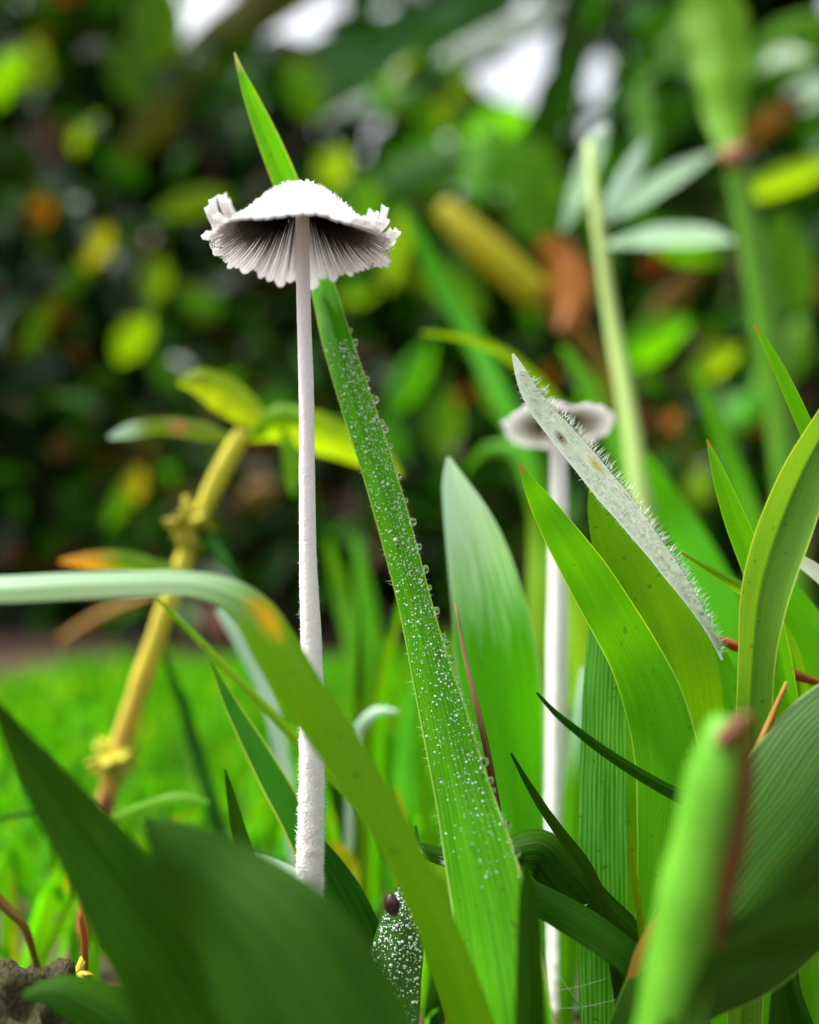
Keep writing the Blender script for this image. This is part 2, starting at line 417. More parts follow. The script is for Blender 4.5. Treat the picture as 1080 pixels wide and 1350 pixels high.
def soil_mat():
    m, nt, N, L = nt_new('garden_soil')
    tc = N.new('ShaderNodeTexCoord')
    n1 = N.new('ShaderNodeTexNoise'); n1.inputs['Scale'].default_value = 9; n1.inputs['Detail'].default_value = 6
    n2 = N.new('ShaderNodeTexNoise'); n2.inputs['Scale'].default_value = 160; n2.inputs['Detail'].default_value = 6
    L.new(tc.outputs['Object'], n1.inputs['Vector']); L.new(tc.outputs['Object'], n2.inputs['Vector'])
    c = mixc(N, L, ramp(N, L, n2.outputs[0], [(0.3, 0.0), (0.7, 1.0)]), (0.022, 0.01, 0.005), (0.075, 0.033, 0.016))
    c = mixc(N, L, ramp(N, L, n1.outputs[0], [(0.45, 0.0), (0.65, 0.8)]), c, (0.055, 0.026, 0.009))
    bp = N.new('ShaderNodeBump'); bp.inputs['Strength'].default_value = 0.9; bp.inputs['Distance'].default_value = 0.004
    L.new(n2.outputs[0], bp.inputs['Height'])
    pr = N.new('ShaderNodeBsdfPrincipled'); L.new(c, pr.inputs['Base Color']); pr.inputs['Roughness'].default_value = 0.95
    L.new(bp.outputs[0], pr.inputs['Normal'])
    out = N.new('ShaderNodeOutputMaterial'); L.new(pr.outputs[0], out.inputs[0])
    return m
M['soil'] = soil_mat()

# ------------------------------------------------------------------ ground
def ground():
    # finely divided near the camera, growing to the horizon
    a = np.concatenate([-np.geomspace(600, 0.9, 24), np.linspace(-0.8, 0.8, 81), np.geomspace(0.9, 600, 24)])
    X, Y = np.meshgrid(a, a + 0.35, indexing='xy')
    Z = np.zeros_like(X)
    for i in range(X.shape[0]):
        for j in range(X.shape[1]):
            x, y = X[i, j], Y[i, j]
            if abs(x) < 3 and abs(y) < 3:
                Z[i, j] = 0.004 * noise.noise((x * 14, y * 14, 0.3)) + 0.003 * noise.noise((x * 40, y * 40, 2.0)) - 0.004
            else:
                Z[i, j] = -0.004
    n = len(a)
    V = np.stack([X.ravel(), Y.ravel(), Z.ravel()], 1)
    idx = np.arange(n * n).reshape(n, n)
    F = np.stack([idx[:-1, :-1].ravel(), idx[:-1, 1:].ravel(), idx[1:, 1:].ravel(), idx[1:, :-1].ravel()], 1)
    return tag(mk('ground', V, F, M['soil']), 'bare brown garden soil under the grass and hedge', 'ground', kind='structure')
ground()

# ------------------------------------------------------------------ builders: blades, tubes, hairs
def frame_path(C):
    T = np.gradient(C, axis=0)
    T /= np.linalg.norm(T, axis=1)[:, None] + 1e-12
    return T

def blade_geo(pts, fold=0.15, turn=0.0, n=44, nu=8, root=True, bow=0.0, wave=0.02, twist=0.0, fold_pow=1.0, seed=0, root_dir=None):
    """pts: (x, y, width, distance) in photo pixels and metres, from tip to base -> vertices, faces, uv, t, frames"""
    ctrl = []
    for (x, y, w, d) in pts:
        p = P(x, y, d)
        ctrl.append([p.x, p.y, p.z, S(w, d)])
    if root:
        a, b = Vector(ctrl[-2][:3]), Vector(ctrl[-1][:3])
        dr = (b - a).normalized()
        dr = (dr * 0.5 + Vector(root_dir or (0, 0.1, -1)).normalized() * 0.6).normalized()
        if dr.z > -0.3: dr.z = -0.5; dr.normalize()
        z = b.z
        if z > 0.002:
            L_ = (z + 0.004) / -dr.z
            g = b + dr * L_
            m_ = b + dr * L_ * 0.5
            ctrl.append([m_.x, m_.y, m_.z, ctrl[-1][3] * 0.92])
            ctrl.append([g.x, g.y, g.z, ctrl[-1][3] * 0.7])
    c = catmull(ctrl, n)
    # widths: linear on the same knots avoids overshoot at the tip
    cc = np.asarray(ctrl)
    seg = np.linalg.norm(np.diff(cc[:, :3], axis=0), axis=1)
    kn = np.concatenate([[0], np.cumsum(seg)])
    s = np.linspace(0, kn[-1], n)
    W = np.interp(s, kn, cc[:, 3])
    ker = np.array([0.25, 0.5, 0.25])
    for _ in range(2):
        W[1:-1] = np.convolve(W, ker, 'same')[1:-1]
    C = c[:, :3]
    T = frame_path(C)
    cam_o = np.array([0, 0, CAM_H])
    V = C - cam_o
    V /= np.linalg.norm(V, axis=1)[:, None]
    Sd = np.cross(T, V); Sd /= np.linalg.norm(Sd, axis=1)[:, None] + 1e-12
    for i in range(1, n):
        if np.dot(Sd[i], Sd[i-1]) < 0: Sd[i] = -Sd[i]
    Nn = np.cross(Sd, T)
    ang = np.radians(turn) + np.radians(twist) * (np.linspace(0, 1, n) - 0.5)
    cs, sn = np.cos(ang)[:, None], np.sin(ang)[:, None]
    S2 = Sd * cs + Nn * sn
    N2 = -Sd * sn + Nn * cs
    W2 = W / np.maximum(np.abs(np.cos(ang)), 0.45)
    us = np.linspace(-1, 1, nu + 1)
    rs = np.random.default_rng(seed + 1)
    ph = rs.uniform(0, 6.28, 4)
    tt = np.linspace(0, 1, n)
    wl_ = 1 + wave * (np.sin(tt * 17 + ph[0]) + 0.6 * np.sin(tt * 41 + ph[1]))
    wr_ = 1 + wave * (np.sin(tt * 19 + ph[2]) + 0.6 * np.sin(tt * 37 + ph[3]))
    verts = np.zeros((n, nu + 1, 3)); uv = np.zeros((n, nu + 1, 2)); tv = np.zeros((n, nu + 1))
    for j, u in enumerate(us):
        e = np.where(u < 0, wl_, wr_)
        off = u * e * W2 * 0.5
        dep = fold * W2 * 0.5 * abs(u) ** fold_pow + bow * W2 * 0.5 * (u * u)
        dep = dep + 0.035 * W2 * abs(u) * np.sin(tt * 23 + ph[1] + (1.7 if u > 0 else 0))
        verts[:, j] = C + S2 * off[:, None] + N2 * dep[:, None]
        uv[:, j, 0] = (u + 1) / 2
        uv[:, j, 1] = s * 100
        tv[:, j] = tt
    idx = np.arange(n * (nu + 1)).reshape(n, nu + 1)
    F = np.stack([idx[:-1, :-1].ravel(), idx[:-1, 1:].ravel(), idx[1:, 1:].ravel(), idx[1:, :-1].ravel()], 1)
    info = dict(C=C, T=T, S=S2, N=N2, W=W2, verts=verts, n=n, nu=nu)
    return verts.reshape(-1, 3), F, uv.reshape(-1, 2), tv.ravel(), info

BL = {}
def blade(label, pts, mat, name='grass_leaf', cat='grass leaf', group=None, parent=None, key=None, **kw):
    kw.setdefault('seed', len(bpy.data.objects))
    V, F, uv, t, info = blade_geo(pts, **kw)
    o = mk(name, V, F, M[mat] if isinstance(mat, str) else mat, parent, uv, {'t': t})
    if parent is None:
        tag(o, label, cat, group)
    if key: BL[key] = (o, info)
    return o

def tube_geo(C, rad, ns=12, jitter=0.0, seed=0, cap=True):
    C = np.asarray(C, float); n = len(C)
    T = frame_path(C)
    ref = np.array([0.0, 1.0, 0.0]) if abs(T[0][1]) < 0.9 else np.array([1.0, 0, 0])
    A = np.cross(T, ref); A /= np.linalg.norm(A, axis=1)[:, None] + 1e-12
    B = np.cross(T, A)
    th = np.linspace(0, 2 * np.pi, ns, endpoint=False)
    rs = np.random.default_rng(seed)
    rad = np.asarray(rad, float)
    V = np.zeros((n, ns, 3)); uv = np.zeros((n, ns, 2)); t = np.zeros((n, ns))
    s = np.concatenate([[0], np.cumsum(np.linalg.norm(np.diff(C, axis=0), axis=1))])
    for k, a in enumerate(th):
        r = rad * (1 + (rs.uniform(-1, 1, n) * jitter if jitter else 0))
        V[:, k] = C + (A * math.cos(a) + B * math.sin(a)) * r[:, None]
        uv[:, k, 0] = k / ns; uv[:, k, 1] = s * 100
        t[:, k] = np.linspace(0, 1, n)
    idx = np.arange(n * ns).reshape(n, ns)
    nx = np.roll(idx, -1, axis=1)
    F = np.stack([idx[:-1].ravel(), nx[:-1].ravel(), nx[1:].ravel(), idx[1:].ravel()], 1).tolist()
    V = V.reshape(-1, 3); uv = uv.reshape(-1, 2); t = t.ravel()
    if cap:
        V = np.vstack([V, C[0], C[-1]]); uv = np.vstack([uv, [0.5, 0], [0.5, s[-1] * 100]]); t = np.concatenate([t, [0, 1]])
        a0, a1 = n * ns, n * ns + 1
        for k in range(ns):
            F.append([a0, idx[0, (k + 1) % ns], idx[0, k]])
            F.append([a1, idx[-1, k], idx[-1, (k + 1) % ns]])
    return V, F, uv, t

def tube(name, pts, mat, parent=None, ns=12, n=40, jitter=0.0, label=None, cat=None, group=None, root=False, noise_amp=0.0):
    """pts as for blade; round cross-section"""
    ctrl = []
    for (x, y, w, d) in pts:
        p = P(x, y, d); ctrl.append([p.x, p.y, p.z, S(w, d) / 2])
    if root:
        b = Vector(ctrl[-1][:3]); a = Vector(ctrl[-2][:3])
        dr = ((b - a).normalized() * 0.6 + Vector((0, 0.05, -1)) * 0.5).normalized()
        if b.z > 0.002 and dr.z < -0.2:
            g = b + dr * ((b.z + 0.004) / -dr.z)
            ctrl.append([g.x, g.y, g.z, ctrl[-1][3]])
    c = catmull(ctrl, n)
    if noise_amp:
        for i in range(n):
            q = c[i, :3] * 160
            c[i, 3] *= 1 + noise_amp * noise.noise((q[0], q[1], q[2]))
    V, F, uv, t = tube_geo(c[:, :3], np.maximum(c[:, 3], 1e-5), ns, jitter)
    o = mk(name, V, F, M[mat] if isinstance(mat, str) else mat, parent, uv, {'t': t})
    if parent is None: tag(o, label, cat, group)
    return o

def hairs_geo(base, dirs, length, rad, bend=None):
    """three-sided tapering hairs"""
    base = np.asarray(base); dirs = np.asarray(dirs); n = len(base)
    dirs = dirs / (np.linalg.norm(dirs, axis=1)[:, None] + 1e-12)
    ref = np.tile([0.31, 0.77, 0.55], (n, 1))
    A = np.cross(dirs, ref); A /= np.linalg.norm(A, axis=1)[:, None] + 1e-12
    B = np.cross(dirs, A)
    length = np.broadcast_to(length, (n,))[:, None]; rad = np.broadcast_to(rad, (n,))[:, None]
    tipp = base + dirs * length
    if bend is not None: tipp = tipp + bend * length
    V = np.zeros((n, 4, 3))
    for k in range(3):
        a = k * 2 * math.pi / 3
        V[:, k] = base + (A * math.cos(a) + B * math.sin(a)) * rad
    V[:, 3] = tipp
    i0 = np.arange(n)[:, None] * 4
    F = np.concatenate([i0 + np.array([0, 1, 3]), i0 + np.array([1, 2, 3]), i0 + np.array([2, 0, 3])])
    return V.reshape(-1, 3), F

def ico(r, sub=2):
    bm = bmesh.new(); bmesh.ops.create_icosphere(bm, subdivisions=sub, radius=r)
    v = np.array([x.co[:] for x in bm.verts]); f = [[q.index for q in x.verts] for x in bm.faces]
    bm.free(); return v, f

# ------------------------------------------------------------------ hedge, trees and lawn behind
GAPS = [(288, 4, 74, 54), (428, 2, 66, 36), (345, 35, 24, 22), (652, 22, 30, 38), (682, 98, 28, 28), (805, 45, 16, 16), (783, 140, 20, 26),
        (1010, 22, 36, 18), (1066, 24, 30, 22), (446, 160, 14, 14), (494, 148, 12, 12), (612, 248, 12, 12), (720, 8, 34, 10)]
LEAF_T = np.array([[0, 0, 0], [-.5, .32, .10], [0, .32, 0], [.5, .32, .10], [-.42, .66, .06], [0, .66, -.04], [.42, .66, .06], [0, 1, -.14]])
LEAF_F = [[0, 2, 1], [0, 3, 2], [1, 2, 5, 4], [2, 3, 6, 5], [4, 5, 7], [5, 6, 7]]

def leaf_cloud(n, box, size, aspect, palette, weights, seed, gaps=True, up=0.6, shape=None):
    rs = np.random.default_rng(seed)
    V, F, Cc = [], [], []
    k = 0
    x0, x1, y0, y1, z0, z1 = box
    cx, cy, cz = (x0 + x1) / 2, (y0 + y1) / 2, (z0 + z1) / 2
    # clumps give light and dark masses
    nc = max(6, n // 45)
    cl = np.stack([rs.uniform(x0, x1, nc), rs.uniform(y0, y1, nc), rs.uniform(z0, z1, nc)], 1)
    cr = rs.uniform(0.06, 0.16, nc) * (x1 - x0)
    tries = 0
    while k < n and tries < n * 6:
        tries += 1
        j = rs.integers(nc)
        p = cl[j] + rs.normal(0, 1, 3) * cr[j] * np.array([0.55, 0.45, 0.55])
        if p[2] < 0.01 or not (y0 - 0.05 < p[1] < y1 + 0.2): continue
        if shape is not None and not shape(p, rs): continue
        L_ = rs.uniform(*size)
        if gaps:
            px = 540 + p[0] / p[1] * FPX; py = 675 - (p[2] - CAM_H) / p[1] * FPX
            lr = L_ * 0.36 / p[1] * FPX
            if any(((px - gx) / (gw + lr)) ** 2 + ((py - gy) / (gh + lr)) ** 2 < 1 for gx, gy, gw, gh in GAPS): continue
        v = LEAF_T.copy(); v[:, 0] *= aspect * L_ * rs.uniform(.8, 1.2); v[:, 1] *= L_; v[:, 2] *= L_ * rs.uniform(0.4, 1.6)
        yaw = rs.uniform(0, 6.283); pit = rs.normal(-0.35, 0.5); rol = rs.normal(0, 0.6)
        m = Matrix.Rotation(yaw, 3, 'Z') @ Matrix.Rotation(pit, 3, 'X') @ Matrix.Rotation(rol, 3, 'Y')
        v = v @ np.array(m).T + p
        c = np.array(palette[rs.choice(len(palette), p=weights)]) * rs.uniform(0.6, 1.35)
        V.append(v); Cc.append(np.tile([*c, 1.0], (8, 1)))
        F += [[q + k * 8 for q in f] for f in LEAF_F]
        k += 1
    return np.vstack(V), F, np.vstack(Cc)

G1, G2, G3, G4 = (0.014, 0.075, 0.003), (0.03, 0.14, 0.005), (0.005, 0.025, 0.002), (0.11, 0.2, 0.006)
BR, RD = (0.05, 0.022, 0.007), (0.09, 0.022, 0.009)

def shrub(label, cat, box, n, size, aspect, palette, weights, seed, trunks=4, group=None, name='garden_shrub', shape=None):
    x0, x1, y0, y1, z0, z1 = box
    e = empty(name, ((x0 + x1) / 2, (y0 + y1) / 2, 0), label, cat, group)
    V, F, C = leaf_cloud(n, box, size, aspect, palette, weights, seed, shape=shape)
    tag(mk('foliage', V, F, M['foliage'], e, attrs={'lc': C}, smooth=False), kind='stuff')
    rs = np.random.default_rng(seed + 5)
    for k in range(trunks):
        bx, by = rs.uniform(x0 + .1 * (x1 - x0), x1 - .1 * (x1 - x0)), rs.uniform(y0 + .3 * (y1 - y0), y1)
        h = z1 * rs.uniform(.7, .95)
        pts = np.array([[bx, by, -0.01], [bx + rs.normal(0, .03), by, h * .35], [bx + rs.normal(0, .08), by + rs.normal(0, .04), h * .7], [bx + rs.normal(0, .12), by, h]])
        r0 = min(0.012 * (x1 - x0) / 0.6, 0.04 * z1)
        pts[1:, 0] = bx + (pts[1:, 0] - bx) * min(1.0, z1 * 1.5)
        c = catmull(np.hstack([pts, np.array([[r0], [r0 * .75], [r0 * .5], [r0 * .15]])]), 16)
        Vt, Ft, uv, t = tube_geo(c[:, :3], c[:, 3], 8)
        mk('trunk', Vt, Ft, M['bark'], e)
    return e

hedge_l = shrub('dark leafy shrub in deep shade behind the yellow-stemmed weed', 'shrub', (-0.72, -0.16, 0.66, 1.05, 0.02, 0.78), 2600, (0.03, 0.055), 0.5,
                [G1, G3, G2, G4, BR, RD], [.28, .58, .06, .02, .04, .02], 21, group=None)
hedge_c = shrub('mid green shrub behind the tall dewy blade', 'shrub', (-0.2, 0.28, 0.62, 1.0, 0.02, 0.5), 2000, (0.03, 0.06), 0.45,
                [G1, G2, G3, G4, BR], [.38, .3, .22, .06, .04], 22)
hedge_r = shrub('bushy green shrub behind the grass clump with the second mushroom', 'shrub', (0.2, 0.72, 0.62, 1.0, 0.02, 0.52), 2300, (0.025, 0.05), 0.5,
                [G1, G2, G3, BR], [.4, .34, .22, .04], 23)
shrub('low undergrowth of small leaves rooted along the back of the lawn', 'undergrowth', (-0.6, 0.65, 0.56, 0.72, 0.0, 0.16), 1500, (0.02, 0.045), 0.35,
      [G1, G2, G3, BR, RD], [.3, .2, .28, .14, .08], 24, trunks=3, name='undergrowth')
shrub('dark low undergrowth under the shaded shrub', 'undergrowth', (-1.0, 0.9, 0.74, 1.0, 0.0, 0.14), 2200, (0.03, 0.06), 0.45, [G1, G3, BR], [.35, .5, .15], 27, trunks=3, name='undergrowth')
for i, (a, b, s_, lab) in enumerate([(-2.3, -0.75, 31, 'tall dark tree rising behind the shaded shrub'),
                                     (-0.8, 0.8, 32, 'tall leafy tree with sky showing through, behind the broad pale-ribbed leaf'),
                                     (0.75, 2.4, 33, 'tall green tree behind the jointed green cane')]):
    tr_ = shrub(lab, 'tree', (a, b, 1.5, 2.4, 0.05, 1.75), 4200, (0.11, 0.2), 0.45, [G1, G3, G2], [.4, .4, .2], s_, trunks=2, name='garden_tree')
    # added boughs, unseen above the frame, placed to shade the hedge, not the lawn
    V, F, C = leaf_cloud(900, (a * .8, b * .8, 0.95, 1.9, 1.05, 1.55), (0.11, 0.19), 0.45, [G1, G3, G2], [.4, .3, .3], s_ + 60, gaps=False,
                         shape=lambda p, rs: (p[2] - 0.1 - CAM_H) / p[1] > 0.64 and p[1] > 0.88)
    tag(mk('added_shade_foliage', V, F, M['foliage'], tr_, attrs={'lc': C}, smooth=False), kind='stuff')

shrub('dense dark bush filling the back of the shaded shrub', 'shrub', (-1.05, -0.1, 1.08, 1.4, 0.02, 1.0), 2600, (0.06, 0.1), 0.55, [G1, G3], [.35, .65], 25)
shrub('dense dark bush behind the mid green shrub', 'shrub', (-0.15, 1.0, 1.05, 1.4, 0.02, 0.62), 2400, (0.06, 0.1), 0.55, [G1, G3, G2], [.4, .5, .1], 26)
# lawn: short turf between the mushrooms and the hedge
def lawn():
    n = 30000
    rs = np.random.default_rng(5)
    y = rs.uniform(0.145, 0.62, n); x = rs.uniform(-0.62, 0.62, n)
    edge = 0.50 + 0.05 * np.sin(x * 9 + 1) + 0.02 * np.sin(x * 31)
    keep = y < edge + rs.normal(0, 0.012, n)
    nearf = np.clip((y - 0.14) / 0.08, 0.15, 1)
    keep &= rs.uniform(0, 1, n) < nearf
    x, y = x[keep], y[keep]; n = len(x)
    h = rs.uniform(0.008, 0.02, n) * (0.8 + 0.4 * np.sin(x * 21) * np.sin(y * 27))
    w = rs.uniform(0.0012, 0.0024, n)
    yaw = rs.uniform(0, 6.283, n); lean = rs.uniform(0.1, 0.9, n); az = rs.uniform(0, 6.283, n)
    sx, sy = np.cos(yaw) * w, np.sin(yaw) * w
    lx, ly = np.cos(az) * lean * h, np.sin(az) * lean * h
    V = np.zeros((n, 5, 3))
    V[:, 0] = np.stack([x - sx, y - sy, np.full(n, -0.006)], 1)
    V[:, 1] = np.stack([x + sx, y + sy, np.full(n, -0.006)], 1)
    V[:, 2] = np.stack([x + lx * .35 + sx * .8, y + ly * .35 + sy * .8, h * .6], 1)
    V[:, 3] = np.stack([x + lx * .35 - sx * .8, y + ly * .35 - sy * .8, h * .6], 1)
    V[:, 4] = np.stack([x + lx, y + ly, h], 1)
    i0 = np.arange(n)[:, None] * 5
    F = (i0 + np.array([0, 1, 2, 3])).tolist() + (i0 + np.array([3, 2, 4])).tolist()
    pal = np.array([(0.055, 0.26, 0.003), (0.09, 0.3, 0.003), (0.03, 0.2, 0.003), (0.22, 0.3, 0.01)])
    c = pal[rs.choice(4, n, p=[.42, .32, .2, .06])] * rs.uniform(.75, 1.2, n)[:, None]
    C = np.repeat(np.hstack([c, np.ones((n, 1))]), 5, axis=0)
    tag(mk('lawn_grass', V.reshape(-1, 3), F, M['lawn'], attrs={'lc': C}), 'short bright green turf in front of the hedge', 'lawn', kind='stuff')
lawn()

# leaves of the shrubs that show singly as soft shapes: (points tip to base, material)
def soft_leaves(parent, rows):
    for mat, pts in rows:
        blade(None, pts, mat, name='leaf', parent=parent, root=False, n=14, nu=4, fold=0.2, bow=0.15, turn=rng.uniform(-25, 25))

def oval(x, y, L_, w, ang, d):
    a = math.radians(ang); dx, dy = math.cos(a) * L_ / 2, -math.sin(a) * L_ / 2
    return [(x - dx, y - dy, 2, d), (x - dx * .6, y - dy * .6, w * .7, d), (x, y, w, d), (x + dx * .6, y + dy * .6, w * .75, d), (x + dx, y + dy, 3, d)]

soft_leaves(hedge_l, [
    ('orange', oval(53, 281, 44, 36, 60, 0.62)),
    ('yellow', oval(126, 325, 66, 36, 60, 0.60)),
    ('lime', oval(203, 367, 64, 44, 75, 0.58)), ('lime', oval(264, 397, 66, 42, 125, 0.58)), ('lime', oval(176, 447, 76, 44, 55, 0.58)),
    ('brown_husk_leaf', oval(70, 185, 80, 40, 110, 0.66)), ('weed_leaf', oval(50, 80, 66, 40, 100, 0.66)), ('deep', oval(100, 28, 80, 44, 10, 0.66)),
    ('bright', oval(165, 98, 100, 56, 120, 0.68)), ('olive', oval(205, 160, 150, 50, 48, 0.68)),
    ('bright', oval(208, 30, 130, 80, 80, 0.66)), ('weed_leaf', oval(255, 268, 100, 36, 15, 0.64)),
    ('bright', oval(95, 370, 80, 30, 50, 0.62)), ('olive', oval(50, 430, 120, 30, 55, 0.62)), ('bright', oval(8, 105, 90, 40, 65, 0.62)),
    ('bright', oval(215, 490, 70, 34, 120, 0.6)), ('brown_husk_leaf', oval(340, 650, 60, 40, 20, 0.5)), ('yellow', oval(178, 640, 50, 26, 80, 0.5)),
    ('deep', oval(20, 205, 60, 44, 30, 0.62)), ('brown_husk_leaf', oval(82, 590, 40, 26, 60, 0.6)),
    ('dark', oval(200, 690, 90, 30, 70, 0.5)), ('bright', oval(160, 660, 80, 24, 65, 0.52)),
])
soft_leaves(hedge_c, [
    ('lime', oval(470, 385, 60, 34, 10, 0.6)), ('bright', oval(540, 500, 120, 44, 60, 0.5)), ('bright', oval(585, 560, 100, 50, 85, 0.5)),
    ('bright', oval(470, 270, 90, 60, 70, 0.62)), ('weed_leaf', oval(440, 220, 60, 50, 60, 0.66)), ('sheen', oval(560, 230, 150, 70, 20, 0.68)),
    ('bright', oval(400, 120, 90, 60, 120, 0.7)), ('bright', oval(655, 165, 90, 50, 20, 0.62)), ('bright', oval(600, 380, 100, 60, 140, 0.58)),
    ('lime', oval(655, 520, 90, 40, 120, 0.42)), ('weed_leaf', oval(520, 330, 110, 40, 80, 0.6)), ('bright', oval(640, 215, 120, 70, 80, 0.6)),
    ('straw', oval(520, 690, 80, 26, 100, 0.5)), ('bright', oval(520, 580, 60, 34, 130, 0.5)),
])
soft_leaves(hedge_r, [
    ('bright', oval(700, 250, 160, 90, 100, 0.64)), ('dark', oval(735, 130, 130, 60, 70, 0.68)), ('bright', oval(880, 110, 200, 90, 75, 0.64)),
    ('weed_leaf', oval(1040, 235, 160, 36, 20, 0.5)), ('brown_husk_leaf', oval(1010, 165, 150, 40, 35, 0.55)), ('straw', oval(1015, 158, 44, 22, 35, 0.545)), ('pale_leaf', oval(1066, 122, 80, 44, 25, 0.55)),
    ('orange', oval(888, 555, 26, 22, 60, 0.5)), ('lime', oval(925, 640, 52, 46, 80, 0.42)), ('bright', oval(985, 540, 60, 44, 60, 0.48)),
    ('brown_husk_leaf', oval(880, 400, 130, 34, 50, 0.52)), ('bright', oval(1040, 350, 150, 80, 100, 0.56)), ('bright', oval(860, 450, 120, 60, 30, 0.5)),
    ('bright', oval(1030, 470, 120, 60, 60, 0.5)), ('bright', oval(900, 320, 120, 50, 160, 0.6)), ('bright', oval(1040, 60, 140, 80, 40, 0.62)),
    ('weed_leaf', oval(940, 480, 90, 40, 30, 0.5)), ('bright', oval(800, 500, 100, 46, 40, 0.5)), ('dark', oval(870, 640, 120, 60, 70, 0.46)),
])

# big arching broad leaf across the top with a pale rib, and its plant
ban = empty('broad_leaf_plant', P(560, 675, 1.15) * 1.0, 'huge arching dark leaf with a pale glossy rib under the sky gaps', 'plant')
ban.location.z = 0
blade(None, [(340, 90, 10, 1.0), (400, 92, 60, 1.03), (470, 84, 100, 1.06), (540, 66, 110, 1.1), (600, 35, 90, 1.14), (660, -25, 70, 1.18), (760, -100, 60, 1.2)], 'sheen', name='leaf', parent=ban, root=False, turn=20, fold=0.2)
tube('leaf_rib', [(430, 160, 10, 0.99), (500, 130, 26, 1.0), (570, 95, 30, 1.03), (650, 55, 36, 1.07), (720, 22, 34, 1.1), (800, -15, 34, 1.13), (900, -60, 36, 1.16), (960, 100, 40, 1.18), (980, 500, 44, 1.2), (985, 740, 46, 1.2)], 'white_rib', parent=ban, ns=10)
blade(None, [(150, 230, 10, 0.95), (200, 160, 40, 0.97), (250, 90, 54, 1.0), (320, 25, 60, 1.03), (400, -30, 60, 1.08), (520, -80, 50, 1.12)], 'olive', name='leaf', parent=ban, root=False, turn=30)
blade(None, [(720, 210, 10, 0.95), (742, 120, 50, 0.98), (755, 50, 60, 1.02), (790, -60, 60, 1.08)], 'dark', name='leaf', parent=ban, root=False, turn=15)

# pale tall stalk with side leaves behind the second mushroom
cane = empty('leafy_stalk', P(868, 760, 0.215), 'tall pale green stalk with whitish side leaves behind the second mushroom', 'stalk')
cane.location.z = 0
tube('stem', [(776, 190, 10, 0.235), (781, 235, 15, 0.232), (793, 330, 17, 0.228), (808, 430, 20, 0.225), (826, 530, 24, 0.22), (843, 640, 28, 0.215), (858, 760, 30, 0.212)], 'pale_stalk', cane, root=True)
for mat, pts in [('pale_leaf', [(742, 305, 4, 0.27), (755, 270, 24, 0.265), (772, 225, 32, 0.25), (788, 185, 30, 0.245), (800, 165, 6, 0.245)]),
                 ('pale_leaf', [(850, 185, 4, 0.27), (838, 215, 26, 0.265), (820, 250, 30, 0.26), (795, 285, 8, 0.235)]),
                 ('pale_leaf', [(945, 200, 4, 0.3), (900, 225, 26, 0.29), (850, 255, 30, 0.28), (800, 290, 8, 0.235)]),
                 ('pale_leaf', [(968, 318, 4, 0.27), (930, 312, 28, 0.265), (870, 312, 30, 0.255), (800, 322, 8, 0.232)])]:
    blade(None, pts, mat, name='leaf', parent=cane, root=False, n=20, nu=6, turn=15, fold=0.2)

# jointed green cane top right
jc = empty('jointed_cane', P(1010, 800, 0.3), 'thick green cane with a rusty joint beside the right-hand shrub', 'cane')
jc.location.z = 0
tube('stem', [(968, 205, 26, 0.30), (985, 290, 30, 0.30), (1000, 370, 34, 0.30), (1012, 440, 36, 0.30), (1030, 560, 36, 0.30), (1045, 700, 36, 0.30)], 'stalk', jc, root=True)
blade(None, [(930, -60, 60, 0.34), (945, 20, 80, 0.335), (955, 90, 70, 0.325), (955, 150, 46, 0.315), (966, 205, 24, 0.302)], 'lime', name='leaf_sheath', parent=jc, root=False, turn=20, fold=0.3)
tube('joint', [(962, 192, 22, 0.299), (968, 205, 34, 0.299), (974, 222, 26, 0.299)], 'node', jc, n=10)

# rotting log of yellow stem with a curled rusty leaf
yl = empty('fallen_stalk', P(660, 700, 0.42), 'thick cream and yellow fallen stalk leaning in the shrub', 'stalk')
yl.location.z = 0
tube('stem', [(585, 275, 30, 0.40), (620, 310, 42, 0.395), (665, 350, 46, 0.39), (712, 392, 42, 0.385)], 'yellow', yl, ns=14)
tube('lower_stem', [(712, 392, 30, 0.386), (790, 480, 26, 0.40), (830, 620, 24, 0.42), (840, 760, 24, 0.43)], 'straw', yl, root=True)
blade('curled rusty brown dead leaf at the end of the yellow fallen stalk', [(738, 432, 8, 0.375), (752, 405, 40, 0.377), (745, 365, 56, 0.38), (725, 330, 40, 0.384), (708, 318, 6, 0.386)], 'rust',
      name='dead_leaf', cat='dead leaf', root=False, n=20, fold=0.5, turn=20, wave=0.08)

